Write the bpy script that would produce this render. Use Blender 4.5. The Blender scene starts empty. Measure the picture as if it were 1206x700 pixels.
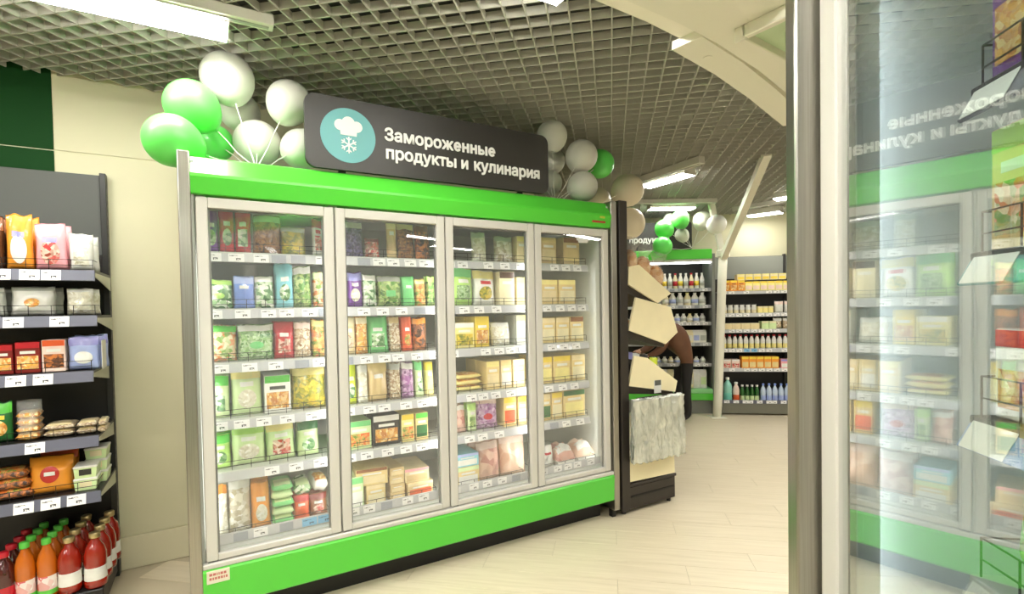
import bpy, bmesh, math, random
from mathutils import Vector, Matrix, noise
random.seed(7)
R_ = math.radians
sc = bpy.context.scene
COL = sc.collection

# ------------------------------------------------------------------ camera
cam = bpy.data.cameras.new('camera'); camo = bpy.data.objects.new('camera', cam); COL.objects.link(camo)
cam.sensor_width = 36.0; cam.lens = 17.961; cam.shift_y = 28.054 / 1206; cam.clip_start = .02
EYE = 1.56
def cam_matrix(pitch, roll):
    cp, sp, cr, sr = math.cos(pitch), math.sin(pitch), math.cos(roll), math.sin(roll)
    rows = [(cr, -sr * cp, sr * sp), (sr, cr * cp, -cr * sp), (0, sp, cp)]
    w = [Vector((a[0], a[2], -a[1])) for a in rows]
    m = Matrix((w[0], -w[1], -w[2])).transposed().to_4x4()
    m.translation = Vector((0, 0, EYE)); return m
camo.matrix_world = cam_matrix(R_(1.33036), R_(-1.0191))
sc.camera = camo
# ------------------------------------------------------------------ world, exposure
wd = bpy.data.worlds.new('world'); sc.world = wd; wd.use_nodes = True
wd.node_tree.nodes['Background'].inputs[0].default_value = (.9, .95, 1, 1)
wd.node_tree.nodes['Background'].inputs[1].default_value = .15
sc.view_settings.view_transform = 'Standard'; sc.view_settings.look = 'None'
sc.view_settings.gamma = 1; sc.view_settings.exposure = 1.0
sc.view_settings.use_curve_mapping = False
sc.cycles.use_denoising = True
sc.cycles.max_bounces = 10; sc.cycles.transparent_max_bounces = 24
LAMP_POWER = 28.0
LED_POWER = 9.0

# ------------------------------------------------------------------ materials
MATS = {}
def lin(c):
    return tuple((x / 12.92 if x <= .04045 else ((x + .055) / 1.055) ** 2.4) for x in c)
def C(r, g, b): return lin((r / 255, g / 255, b / 255))
def mat(name, col, rough=.5, metal=0, var=.0, scale=8, coat=0, bump=0, bscale=40, spec=.5, emit=0, stretch=None, trans=0):
    if name in MATS: return MATS[name]
    m = bpy.data.materials.new(name); m.use_nodes = True; MATS[name] = m
    nt = m.node_tree; b = nt.nodes['Principled BSDF']
    b.inputs['Base Color'].default_value = (*col, 1); b.inputs['Roughness'].default_value = rough
    b.inputs['Metallic'].default_value = metal; b.inputs['Coat Weight'].default_value = coat
    b.inputs['Specular IOR Level'].default_value = spec
    if trans: b.inputs['Transmission Weight'].default_value = trans
    if emit:
        b.inputs['Emission Color'].default_value = (*col, 1); b.inputs['Emission Strength'].default_value = emit
    tc = None
    if var or bump:
        tc = nt.nodes.new('ShaderNodeTexCoord'); mp = nt.nodes.new('ShaderNodeMapping')
        nt.links.new(tc.outputs['Object'], mp.inputs['Vector'])
        if stretch: mp.inputs['Scale'].default_value = stretch
    if var:
        n = nt.nodes.new('ShaderNodeTexNoise'); n.inputs['Scale'].default_value = scale; n.inputs['Detail'].default_value = 4
        nt.links.new(mp.outputs[0], n.inputs['Vector'])
        r = nt.nodes.new('ShaderNodeValToRGB')
        r.color_ramp.elements[0].position = .3; r.color_ramp.elements[1].position = .7
        r.color_ramp.elements[0].color = (*[x * (1 - var) for x in col], 1)
        r.color_ramp.elements[1].color = (*[min(1, x * (1 + var * .6)) for x in col], 1)
        nt.links.new(n.outputs['Fac'], r.inputs['Fac']); nt.links.new(r.outputs[0], b.inputs['Base Color'])
    if bump:
        n2 = nt.nodes.new('ShaderNodeTexNoise'); n2.inputs['Scale'].default_value = bscale; n2.inputs['Detail'].default_value = 3
        nt.links.new(mp.outputs[0], n2.inputs['Vector'])
        bp = nt.nodes.new('ShaderNodeBump'); bp.inputs['Strength'].default_value = bump; bp.inputs['Distance'].default_value = .01
        nt.links.new(n2.outputs['Fac'], bp.inputs['Height']); nt.links.new(bp.outputs[0], b.inputs['Normal'])
    return m
def lumps(c1, c2, c3, scale=38, coat=.5):
    """printed / see-through film over pieces of food: cells of three colours"""
    key = 'food_%s_%s_%s_%d' % (tuple(round(x, 2) for x in c1), tuple(round(x, 2) for x in c2), tuple(round(x, 2) for x in c3), scale)
    if key in MATS: return MATS[key]
    m = bpy.data.materials.new('food_print'); m.use_nodes = True; MATS[key] = m
    nt = m.node_tree; b = nt.nodes['Principled BSDF']
    tc = nt.nodes.new('ShaderNodeTexCoord'); v = nt.nodes.new('ShaderNodeTexVoronoi'); v.inputs['Scale'].default_value = scale * 1.7
    nz = nt.nodes.new('ShaderNodeTexNoise'); nz.inputs['Scale'].default_value = scale * .4; nz.inputs['Detail'].default_value = 3
    mx = nt.nodes.new('ShaderNodeMixRGB'); mx.inputs[0].default_value = .06
    nt.links.new(tc.outputs['Object'], mx.inputs[1]); nt.links.new(nz.outputs['Color'], mx.inputs[2])
    nt.links.new(tc.outputs['Object'], nz.inputs['Vector']); nt.links.new(mx.outputs[0], v.inputs['Vector'])
    sp = nt.nodes.new('ShaderNodeSeparateColor'); nt.links.new(v.outputs['Color'], sp.inputs[0])
    r = nt.nodes.new('ShaderNodeValToRGB'); e = r.color_ramp.elements
    e[0].position = .1; e[0].color = (*c1, 1); e[1].position = .95; e[1].color = (*c3, 1)
    k = r.color_ramp.elements.new(.5); k.color = (*c2, 1)
    nt.links.new(sp.outputs[0], r.inputs['Fac']); nt.links.new(r.outputs[0], b.inputs['Base Color'])
    bp = nt.nodes.new('ShaderNodeBump'); bp.inputs['Strength'].default_value = .5; bp.inputs['Distance'].default_value = .006
    nt.links.new(v.outputs['Distance'], bp.inputs['Height']); nt.links.new(bp.outputs[0], b.inputs['Normal'])
    b.inputs['Roughness'].default_value = .35; b.inputs['Coat Weight'].default_value = coat; b.inputs['Coat Roughness'].default_value = .15
    return m
def glass(name, ior, n, tint=(1, 1, 1), frost=0):
    """coated multi-pane glass: transparent + mirror reflection, n stacked surfaces per face"""
    if name in MATS: return MATS[name]
    m = bpy.data.materials.new(name); m.use_nodes = True; MATS[name] = m; nt = m.node_tree; nt.nodes.clear()
    out = nt.nodes.new('ShaderNodeOutputMaterial'); mix = nt.nodes.new('ShaderNodeMixShader')
    t = nt.nodes.new('ShaderNodeBsdfTransparent'); t.inputs[0].default_value = (*tint, 1)
    g = nt.nodes.new('ShaderNodeBsdfGlossy'); g.inputs['Roughness'].default_value = 0; g.inputs[0].default_value = (1, 1, 1, 1)
    geo = nt.nodes.new('ShaderNodeNewGeometry')
    io = nt.nodes.new('ShaderNodeMix'); io.data_type = 'FLOAT'; io.inputs[2].default_value = ior; io.inputs[3].default_value = 1 / ior
    fr = nt.nodes.new('ShaderNodeFresnel')
    nt.links.new(geo.outputs['Backfacing'], io.inputs[0]); nt.links.new(io.outputs[0], fr.inputs['IOR'])
    a = nt.nodes.new('ShaderNodeMath'); a.operation = 'MULTIPLY'; a.inputs[1].default_value = n
    d = nt.nodes.new('ShaderNodeMath'); d.operation = 'MULTIPLY_ADD'; d.inputs[1].default_value = n - 1; d.inputs[2].default_value = 1
    q = nt.nodes.new('ShaderNodeMath'); q.operation = 'DIVIDE'
    nt.links.new(fr.outputs[0], a.inputs[0]); nt.links.new(fr.outputs[0], d.inputs[0])
    nt.links.new(a.outputs[0], q.inputs[0]); nt.links.new(d.outputs[0], q.inputs[1])
    nt.links.new(q.outputs[0], mix.inputs[0]); nt.links.new(t.outputs[0], mix.inputs[1]); nt.links.new(g.outputs[0], mix.inputs[2])
    if frost:      # thin even bloom of frost on the pane
        df = nt.nodes.new('ShaderNodeBsdfDiffuse'); df.inputs[0].default_value = (.95, .97, .96, 1); m2 = nt.nodes.new('ShaderNodeMixShader'); m2.inputs[0].default_value = frost
        nt.links.new(mix.outputs[0], m2.inputs[1]); nt.links.new(df.outputs[0], m2.inputs[2]); nt.links.new(m2.outputs[0], out.inputs[0])
    else: nt.links.new(mix.outputs[0], out.inputs[0])
    return m
def film(name, alpha, tint=(.9, .92, .9), bump=.6, bscale=60, rough=.12):
    """thin clear plastic film"""
    if name in MATS: return MATS[name]
    m = mat(name, tint, rough, bump=bump, bscale=bscale); m.node_tree.nodes['Principled BSDF'].inputs['Alpha'].default_value = alpha
    return m
def emis(name, col, strength):
    if name in MATS: return MATS[name]
    m = bpy.data.materials.new(name); m.use_nodes = True; MATS[name] = m; nt = m.node_tree; nt.nodes.clear()
    o = nt.nodes.new('ShaderNodeOutputMaterial'); e = nt.nodes.new('ShaderNodeEmission')
    e.inputs[0].default_value = (*col, 1); e.inputs[1].default_value = strength; nt.links.new(e.outputs[0], o.inputs[0]); return m
def tagmat(name, base, ink):
    """price card: printed rows of small illegible marks on a plain card"""
    m = bpy.data.materials.new(name); m.use_nodes = True; MATS[name] = m; nt = m.node_tree; b = nt.nodes['Principled BSDF']
    tc = nt.nodes.new('ShaderNodeTexCoord'); sx = nt.nodes.new('ShaderNodeSeparateXYZ'); nt.links.new(tc.outputs['Generated'], sx.inputs[0])
    def rng(o, lo, hi):
        a = nt.nodes.new('ShaderNodeMath'); a.operation = 'GREATER_THAN'; a.inputs[1].default_value = lo; nt.links.new(o, a.inputs[0])
        c = nt.nodes.new('ShaderNodeMath'); c.operation = 'LESS_THAN'; c.inputs[1].default_value = hi; nt.links.new(o, c.inputs[0])
        p = nt.nodes.new('ShaderNodeMath'); p.operation = 'MULTIPLY'; nt.links.new(a.outputs[0], p.inputs[0]); nt.links.new(c.outputs[0], p.inputs[1]); return p.outputs[0]
    def mul(p, q):
        n = nt.nodes.new('ShaderNodeMath'); n.operation = 'MULTIPLY'; nt.links.new(p, n.inputs[0]); nt.links.new(q, n.inputs[1]); return n.outputs[0]
    def add(p, q):
        n = nt.nodes.new('ShaderNodeMath'); n.operation = 'ADD'; n.use_clamp = True; nt.links.new(p, n.inputs[0]); nt.links.new(q, n.inputs[1]); return n.outputs[0]
    w = nt.nodes.new('ShaderNodeTexNoise'); w.inputs['Scale'].default_value = 9; nt.links.new(tc.outputs['Generated'], w.inputs['Vector'])
    gt = nt.nodes.new('ShaderNodeMath'); gt.operation = 'GREATER_THAN'; gt.inputs[1].default_value = .48; nt.links.new(w.outputs['Fac'], gt.inputs[0])
    X, Z = sx.outputs[0], sx.outputs[2]
    big = mul(mul(rng(X, .48, .78), rng(Z, .2, .45)), gt.outputs[0])
    small = mul(mul(rng(X, .08, .6), rng(Z, .68, .8)), gt.outputs[0])
    f = add(big, small)
    mx = nt.nodes.new('ShaderNodeMixRGB'); mx.inputs[1].default_value = (*base, 1); mx.inputs[2].default_value = (*ink, 1)
    nt.links.new(f, mx.inputs[0]); nt.links.new(mx.outputs[0], b.inputs['Base Color']); b.inputs['Roughness'].default_value = .5
    return m

GREEN = C(84, 205, 60)
M_green = mat('green_panel', GREEN, .3, coat=.3)
M_white = mat('white_aluminium', C(206, 204, 196), .35)
M_liner = mat('white_liner', C(196, 200, 192), .45)
M_black = mat('black_plinth', C(20, 20, 18), .5)
M_gasket = mat('grey_gasket', C(110, 112, 108), .6)
M_steel = mat('brushed_steel', C(170, 167, 158), .32, 1, var=.12, scale=6, stretch=(60, 60, .6))
M_grey = mat('grey_sheet', C(104, 108, 104), .45)
M_dark = mat('dark_steel', C(26, 25, 24), .4)
M_railg = mat('grey_price_rail', C(96, 98, 112), .35)
M_railw = mat('pale_price_rail', C(196, 198, 200), .25, coat=.4)
M_wire = mat('wire', C(48, 48, 46), .35, .8)
M_cream = mat('cream_wall', C(216, 212, 178), .6, var=.04, scale=1.5)
M_dgreen = mat('dark_green_wall', C(14, 62, 20), .7, spec=.2)
M_tag = tagmat('price_card_white', C(238, 238, 236), C(60, 60, 60))
M_tagb = tagmat('price_card_blue', C(120, 185, 225), C(40, 70, 110))
M_tagg = mat('grey_rail_insert', C(150, 155, 164), .3)
M_glass = glass('door_glass', 1.45, 1.2, frost=.035)
M_glass2 = glass('grazing_door_glass', 1.5, 3.6, (.93, .96, .94))
M_led = emis('led_strip', (1, .98, .94), LED_POWER)
M_lamp = emis('lamp_diffuser', (1, .965, .9), LAMP_POWER)
M_lwhite = mat('lamp_housing', C(214, 212, 200), .4)
M_blade = mat('ceiling_blade', C(182, 181, 168), .5)
M_slab = mat('ceiling_slab', C(60, 60, 54), .8, var=.15, scale=2)

# ------------------------------------------------------------------ mesh helpers
class MB:
    def __init__(s): s.bm = bmesh.new()
    def box(s, x0, x1, y0, y1, z0, z1, bev=0, seg=2):
        g = bmesh.ops.create_cube(s.bm, size=1)
        for v in g['verts']:
            v.co = Vector(((x0 + x1) / 2 + v.co.x * (x1 - x0), (y0 + y1) / 2 + v.co.y * (y1 - y0), (z0 + z1) / 2 + v.co.z * (z1 - z0)))
        if bev:
            es = list({e for v in g['verts'] for e in v.link_edges})
            bmesh.ops.bevel(s.bm, geom=es, offset=bev, segments=seg, profile=.5, affect='EDGES')
        return s
    def hexa(s, pts):   # 8 points: bottom 4 ccw, top 4 ccw
        v = [s.bm.verts.new(p) for p in pts]
        for f in ((3, 2, 1, 0), (4, 5, 6, 7), (0, 1, 5, 4), (1, 2, 6, 5), (2, 3, 7, 6), (3, 0, 4, 7)): s.bm.faces.new([v[i] for i in f])
        return s
    def prism(s, poly, a, b, axis='y'):   # poly 2d list extruded along axis from a to b
        def P(p, t):
            return {'y': (p[0], t, p[1]), 'x': (t, p[0], p[1]), 'z': (p[0], p[1], t)}[axis]
        A = [s.bm.verts.new(P(p, a)) for p in poly]; B = [s.bm.verts.new(P(p, b)) for p in poly]; n = len(poly)
        s.bm.faces.new(A); s.bm.faces.new(B[::-1])
        for i in range(n): s.bm.faces.new((A[i], B[i], B[(i + 1) % n], A[(i + 1) % n]))
        return s
    def lathe(s, prof, seg=16, c=(0, 0, 0)):
        rings = []
        for r, z in prof:
            rings.append([s.bm.verts.new((c[0] + r * math.cos(2 * math.pi * k / seg), c[1] + r * math.sin(2 * math.pi * k / seg), c[2] + z)) for k in range(seg)])
        for a, b in zip(rings, rings[1:]):
            for k in range(seg): s.bm.faces.new((a[k], a[(k + 1) % seg], b[(k + 1) % seg], b[k]))
        s.bm.faces.new(rings[0][::-1]); s.bm.faces.new(rings[-1]); return s
    def tube(s, pts, r, seg=8):
        pts = [Vector(p) for p in pts]; rs = r if isinstance(r, (list, tuple)) else [r] * len(pts); rings = []
        for i, p in enumerate(pts):
            t = (pts[min(i + 1, len(pts) - 1)] - pts[max(i - 1, 0)]).normalized()
            a = t.orthogonal().normalized() if i == 0 else (a - t * a.dot(t)).normalized()
            b = t.cross(a)
            rings.append([s.bm.verts.new(p + (a * math.cos(2 * math.pi * k / seg) + b * math.sin(2 * math.pi * k / seg)) * rs[i]) for k in range(seg)])
        for A, B in zip(rings, rings[1:]):
            for k in range(seg): s.bm.faces.new((A[k], A[(k + 1) % seg], B[(k + 1) % seg], B[k]))
        s.bm.faces.new(rings[0][::-1]); s.bm.faces.new(rings[-1]); return s
    def sheet(s, f, nu, nv, flip=False):
        V = [[s.bm.verts.new(f(i / nu, j / nv)) for j in range(nv + 1)] for i in range(nu + 1)]
        for i in range(nu):
            for j in range(nv):
                q = (V[i][j], V[i + 1][j], V[i + 1][j + 1], V[i][j + 1]); s.bm.faces.new(q[::-1] if flip else q)
        return s
    def mesh(s, name, smooth=False):
        bmesh.ops.remove_doubles(s.bm, verts=s.bm.verts, dist=1e-6)
        bmesh.ops.recalc_face_normals(s.bm, faces=s.bm.faces)
        me = bpy.data.meshes.new(name); s.bm.to_mesh(me); s.bm.free()
        if smooth:
            for p in me.polygons: p.use_smooth = True
        return me
def link(name, me, m, parent=None, loc=(0, 0, 0), rot=(0, 0, 0)):
    o = bpy.data.objects.new(name, me); COL.objects.link(o)
    if m is not None and me is not None:
        if len(me.materials) == 0: me.materials.append(m)
    o.parent = parent; o.location = loc; o.rotation_euler = rot
    return o
def part(name, mb, m, parent=None, smooth=False, loc=(0, 0, 0), rot=(0, 0, 0)):
    return link(name, mb.mesh(name, smooth), m, parent, loc, rot)
def lab(o, label, cat, group=None):
    o['label'] = label; o['category'] = cat
    if group: o['group'] = group
    return o
def empty(name, loc, rz=0, rx=0, ry=0):
    o = bpy.data.objects.new(name, None); COL.objects.link(o); o.location = loc; o.rotation_euler = (rx, ry, rz); o.empty_display_size = .05
    return o
def struct(o): o['kind'] = 'structure'; return o
def copy_tree(o, parent=None):
    c = o.copy(); COL.objects.link(c); c.parent = parent
    for ch in o.children:
        copy_tree(ch, c)
    return c
def text_mesh(body, size, extrude=.002, offset=0, align='LEFT'):
    cu = bpy.data.curves.new('lettering', 'FONT'); cu.body = body; cu.size = size; cu.extrude = extrude; cu.offset = offset; cu.align_x = align
    o = bpy.data.objects.new('lettering', cu); COL.objects.link(o)
    bpy.context.view_layer.update()
    dg = bpy.context.evaluated_depsgraph_get()
    me = bpy.data.meshes.new_from_object(o.evaluated_get(dg)); COL.objects.unlink(o); bpy.data.objects.remove(o)
    return me

# ------------------------------------------------------------------ frames of the place
ANG = R_(30.371); F0 = Vector((-1.4965, 2.4332))           # the long freezer, the wall behind it, the dry-goods shelf, the bread stand
DU = Vector((math.cos(ANG), math.sin(ANG))); DW = Vector((-DU.y, DU.x))
def T(u, w, z=0):
    p = F0 + DU * u + DW * w; return Vector((p.x, p.y, z))
GA = R_(-10.968); GU = Vector((math.cos(GA), math.sin(GA))); GV = Vector((-GU.y, GU.x)); G0 = Vector((-.5334, 2.3812))   # ceiling grid and floor planks
CEIL = 1.3923 + EYE
MA = R_(9.5); NV = Vector((math.cos(MA), -math.sin(MA))); NS = Vector((math.sin(MA), math.cos(MA)))   # the near freezer: NV into it, NS along it
BA = R_(-8.6); BU = Vector((math.cos(BA), math.sin(BA))); BV = Vector((-BU.y, BU.x))                  # back wall direction
def Bp(o, u, v, z=0): p = Vector((o[0], o[1])) + BU * u + BV * v; return Vector((p.x, p.y, z))

# ------------------------------------------------------------------ room shell
WB0 = (3.4, 7.98)
pA, pB = T(-5.2, 1.04), T(2.6, 1.04)
def isect(p, d, q, e):
    k = ((q[0] - p[0]) * e[1] - (q[1] - p[1]) * e[0]) / (d[0] * e[1] - d[1] * e[0]); return Vector((p[0] + d[0] * k, p[1] + d[1] * k, 0))
pC = isect(pB, DW, WB0, BU); pD = Bp(WB0, 6.5, 0)
ROOM = [pA, pB, pC, pD, Vector((pD.x, -6.0, 0)), Vector((pA.x, -6.0, 0))]
def inside(x, y, m=0.0):
    c = False; n = len(ROOM)
    for i in range(n):
        a, b = ROOM[i], ROOM[(i + 1) % n]
        if (a.y > y) != (b.y > y) and x < (b.x - a.x) * (y - a.y) / (b.y - a.y) + a.x: c = not c
    return c
M_floor = mat('floor_base', C(192, 180, 152), .5)
mb = MB(); mb.bm.faces.new([mb.bm.verts.new((p.x, p.y, -.003)) for p in ROOM[::-1]])
geo = bmesh.ops.extrude_face_region(mb.bm, geom=mb.bm.faces[:])
for v in [g for g in geo['geom'] if isinstance(g, bmesh.types.BMVert)]: v.co.z -= .1
FLOOR = struct(part('floor', mb, M_floor))
mb = MB(); mb.bm.faces.new([mb.bm.verts.new((p.x, p.y, 3.42)) for p in ROOM])
geo = bmesh.ops.extrude_face_region(mb.bm, geom=mb.bm.faces[:])
for v in [g for g in geo['geom'] if isinstance(g, bmesh.types.BMVert)]: v.co.z += .1
CEILING = struct(part('ceiling', mb, M_slab))
def wall(name, a, b, m, z0=0, z1=3.42, th=.08):
    a, b = Vector(a), Vector(b); d = (b - a).normalized(); n = Vector((-d.y, d.x, 0))   # outwards = left of a->b
    mb = MB(); mb.hexa([(*(a).xy, z0), (*(b).xy, z0), (*(b + n * th).xy, z0), (*(a + n * th).xy, z0), (*(a).xy, z1), (*(b).xy, z1), (*(b + n * th).xy, z1), (*(a + n * th).xy, z1)])
    return struct(part(name, mb, m))
W_left = wall('wall_left', pA, pB, M_cream)
wall('wall_return', pB, pC, M_cream); W_back = wall('wall_back', pC, pD, M_cream)
wall('wall_right', pD, ROOM[4], M_cream); wall('wall_front', ROOM[4], ROOM[5], M_cream); wall('wall_side', ROOM[5], pA, M_cream)
# cladding panels on the left wall: seams show between them
def panel(u0, u1, z0, z1, m):
    mb = MB(); mb.box(u0, u1, 0, .006, z0, z1, .0015, 1); return part('panel', mb, m, W_left, loc=T(0, 1.034), rot=(0, 0, ANG))
for z0, z1 in ((0.205, 2.52), (2.526, 3.0)):
    panel(-2.4, -.703, z0, z1, M_dgreen); panel(-.70, .6, z0, z1, M_cream); panel(.603, 1.9, z0, z1, M_cream); panel(1.903, 2.58, z0, z1, M_cream)
mb = MB(); mb.box(-2.4, 2.58, 0, .012, 0, .2, .003, 1)
struct(part('baseboard_left', mb, mat('cream_baseboard', C(222, 216, 184), .5), None, loc=T(0, 1.028), rot=(0, 0, ANG)))
# floor planks
M_plank = bpy.data.materials.new('floor_plank'); M_plank.use_nodes = True
nt = M_plank.node_tree; b = nt.nodes['Principled BSDF']; b.inputs['Roughness'].default_value = .32; b.inputs['Specular IOR Level'].default_value = .5
tc = nt.nodes.new('ShaderNodeTexCoord'); mp = nt.nodes.new('ShaderNodeMapping'); mp.inputs['Scale'].default_value = (1.3, 22, 1); nz = nt.nodes.new('ShaderNodeTexNoise'); nz.inputs['Scale'].default_value = 2.2; nz.inputs['Detail'].default_value = 6
oi = nt.nodes.new('ShaderNodeObjectInfo'); ad = nt.nodes.new('ShaderNodeVectorMath'); ml = nt.nodes.new('ShaderNodeMath'); ml.operation = 'MULTIPLY'; ml.inputs[1].default_value = 40
nt.links.new(oi.outputs['Random'], ml.inputs[0]); nt.links.new(tc.outputs['Object'], mp.inputs[0]); nt.links.new(mp.outputs[0], ad.inputs[0]); nt.links.new(ml.outputs[0], ad.inputs[1]); nt.links.new(ad.outputs[0], nz.inputs['Vector'])
rp = nt.nodes.new('ShaderNodeValToRGB'); rp.color_ramp.elements[0].color = (*C(210, 197, 168), 1); rp.color_ramp.elements[1].color = (*C(222, 210, 183), 1)
rp.color_ramp.elements[0].position = .25; rp.color_ramp.elements[1].position = .65
nt.links.new(nz.outputs['Fac'], rp.inputs[0]); nt.links.new(rp.outputs[0], b.inputs['Base Color'])
PL, PW = 1.2, .2145
mb = MB(); mb.box(0, PL - .0025, 0, PW - .0025, -.003, 0, .0008, 1); plank = mb.mesh('plank'); plank.materials.append(M_plank)
j0 = Vector((.27, 3.394))
cand = []
for r in range(-14, 26):
    for c in range(-5, 7):
        q = j0 + GU * (c * PL + (r % 3) * .4 * 1.0 - .0) + GV * (r * PW - PW)
        m_ = q + GU * .6 + GV * .1
        if not all(inside(*(q + GU * a + GV * bb)) for a in (0, PL) for bb in (0, PW)): continue
        if m_.y < 1.0: continue
        vis = m_.y > 2.3
        cand.append(((0 if vis else 1), m_.length, q))
cand.sort(key=lambda t: (t[0], t[1]))
for _, _, q in cand[:295]:
    o = link('plank', plank, None, FLOOR, (q.x, q.y, 0), (0, 0, GA))
# open-cell ceiling: interlocking blades hung under the slab
BH, BT = .042, .0065
def clip_runs(p, d, L, step=.05):
    runs = []; cur = None; n = int(L / step)
    for i in range(n + 1):
        q = p + d * (i * step); ok = inside(q.x, q.y) and q.y > 1.3 and q.x < 5.4
        if ok and cur is None: cur = i * step
        if (not ok or i == n) and cur is not None: runs.append((cur, i * step - step)); cur = None
    return runs
def blade(p, d, ang, a, b):
    if b - a < .15: return
    mb = MB(); mb.box(0, b - a, -BT / 2, BT / 2, 0, BH); q = p + d * a
    part('blade', mb, M_blade, CEILING, loc=(q.x, q.y, CEIL), rot=(0, 0, ang))
for c in range(-38, 54):
    p = G0 + GU * (c * .1) - GV * 2.0
    for a, b in clip_runs(p, GV, 8.6): blade(p, GV, GA + math.pi / 2, a, b)
for r in range(-11, 62):
    p = G0 + GV * (r * .1) - GU * 4.2
    for a, b in clip_runs(p, GU, 10.0): blade(p, GU, GA, a, b)

# ------------------------------------------------------------------ lamps
def lamp(cx, cy, ang, L=1.2, W=.15, z=2.9, label='linear ceiling lamp', group=None):
    r = empty('ceiling_lamp', (cx, cy, z), ang)
    mb = MB(); mb.box(-L / 2, L / 2, -W / 2, W / 2, .012, CEIL - z + .01, .004, 1); part('housing', mb, M_lwhite, r)
    mb = MB(); mb.box(-L / 2 + .006, L / 2 - .006, -W / 2 + .006, W / 2 - .006, 0, .0125); part('diffuser', mb, M_lamp, r)
    for sx in (-1, 1):
        mb = MB(); mb.box(sx * L / 2 - .003, sx * L / 2 + .003, -W / 2, W / 2, 0, .03); part('end_cap', mb, M_lwhite, r)
    return lab(r, label, 'ceiling lamp', group)
def trunking(p, q, W=.05, z=2.905, label=''):
    p, q = Vector((*p, 0)), Vector((*q, 0)); L = (q - p).length; a = math.atan2(q.y - p.y, q.x - p.x)
    r = empty('light_track', ((p.x + q.x) / 2, (p.y + q.y) / 2, z), a)
    mb = MB(); mb.box(-L / 2, L / 2, -W / 2, W / 2, 0, CEIL - z + .004, .003, 1); part('rail', mb, M_lwhite, r)
    mb = MB(); mb.box(-L / 2 + .02, L / 2 - .02, -W / 6, W / 6, -.004, .001); part('slot', mb, mat('track_slot', C(150, 150, 142), .4), r)
    return lab(r, label, 'light track')
e = Vector((-1.32, 2.453)); c_ = e - DU * .6
lamp(c_.x, c_.y, ANG, 1.2, .18, 2.885, 'bright linear ceiling lamp above the green wall panel')
e = Vector((-1.105, 2.45)); s_ = e - DU * 1.5
trunking(s_, e, .065, 2.905, 'pale light track beside the lamp above the green wall panel')
lamp(-.255, 1.93, ANG, 1.2, .16, 2.9, 'linear ceiling lamp over the aisle before the dark sign')
lamp(1.66, 5.44, ANG + math.pi / 2, .62, .17, 2.88, 'short ceiling lamp hung above the bread stand')
trunking((1.33, 5.70), (1.80, 4.80), .075, 2.89, 'slanting light track beside the lamp above the bread stand')
lamp(2.2, 7.0, R_(3), .62, .15, 2.88, 'short ceiling lamp over the far dairy fridge')
trunking((1.3, 6.7), (2.7, 6.72), .07, 2.9, 'light track over the far dairy fridge')
lamp(3.70, 7.45, R_(-43), .45, .16, 2.86, 'short ceiling lamp by the far cream wall')
lamp(3.55, 6.35, R_(-43), .5, .16, 2.88, 'short ceiling lamp before the far cream wall')
trunking((3.2, 7.35), (3.75, 6.6), .07, 2.9, 'light track between the two far lamps')
hid = [(2.3, 2.95, 100), (3.1, 3.9, 100), (1.9, 2.3, 100), (-1.6, .7, 30), (1.3, -.9, 30), (4.57, -1.1, 100), (6.2, -1.6, 100), (2.5, -2.0, 135), (3.6, -3.1, 135), (4.7, -4.2, 135), (-2.6, -.2, 30), (-.6, -.2, 30), (-3.5, 1.0, 30), (-2.0, -2.6, 30), (.3, -2.6, 30), (-4.5, -3.4, 30), (4.2, 4.0, 100), (6.3, 1.4, 100), (6.6, 4.4, 100), (.4, .6, 100)]  # unseen lamps: some match door reflections, others added to brighten the back and stand
for x, y, a in hid:
    lamp(x, y, R_(a - 90 + 0) if a == 100 else R_(a), 1.2, .15, 2.9, 'linear ceiling lamp outside the view, from a set with added fill lamps', 'ceiling lamps outside the view, some added to brighten the shop')

# ------------------------------------------------------------------ freezers
tag_me = {}
def tag_mesh(w, h, m):
    k = (w, h, m.name)
    if k not in tag_me:
        mb = MB(); mb.box(-w / 2, w / 2, -.0012, 0, -h / 2, h / 2); tag_me[k] = mb.mesh('price_tag'); tag_me[k].materials.append(m)
    return tag_me[k]
wire_me = {}
def wire_guard(L, h=.045, n=None):
    k = (round(L, 3), h)
    if k not in wire_me:
        mb = MB(); r = .0013
        for z in (h, h * .45): mb.box(0, L, -r, r, z - r, z + r)
        n = max(3, int(L / .085))
        for i in range(n + 1):
            x = L * i / n; mb.box(x - r, x + r, -r, r, -.005, h)
        for x in (0, L):
            mb.box(x - r, x + r, 0, .12, h - r, h + r)
        wire_me[k] = mb.mesh('wire_guard'); wire_me[k].materials.append(M_wire)
    return wire_me[k]
RAILZ = [1.848, 1.558, 1.28, .988, .722]
SHELF_TOP = [z + .031 for z in RAILZ] + [.402]
def shelf_unit(root, u0, u1, w, z, depth, rail_m, tags, rng, tagw=.072, tagh=.044, guard=.045, rail_h=.046, tilt=R_(-12)):
    """one shelf board with its price rail, wire guard and price tags"""
    mb = MB(); mb.box(u0, u1, w + .004, w + depth, z + .014, z + .030, .002, 1)
    s = part('shelf', mb, M_liner if rail_m is M_railw else M_dark, root)
    mb = MB(); mb.box(u0, u1, -.004, .004, -rail_h / 2, rail_h / 2, .0015, 1)
    part('price_rail', mb, rail_m, s, loc=(0, w, z), rot=(tilt, 0, 0))
    if guard: link('wire_guard', wire_guard(u1 - u0 - .02, guard), None, s, (u0 + .01, w + .017, z + .031))
    for t in tags:
        tu, tm = t[0], t[1]; tw = t[2] if len(t) > 2 else tagw
        link('price_tag', tag_mesh(tw, tagh, tm), None, s, (tu, w - .0062, z), (tilt, 0, 0))
    return s
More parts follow.
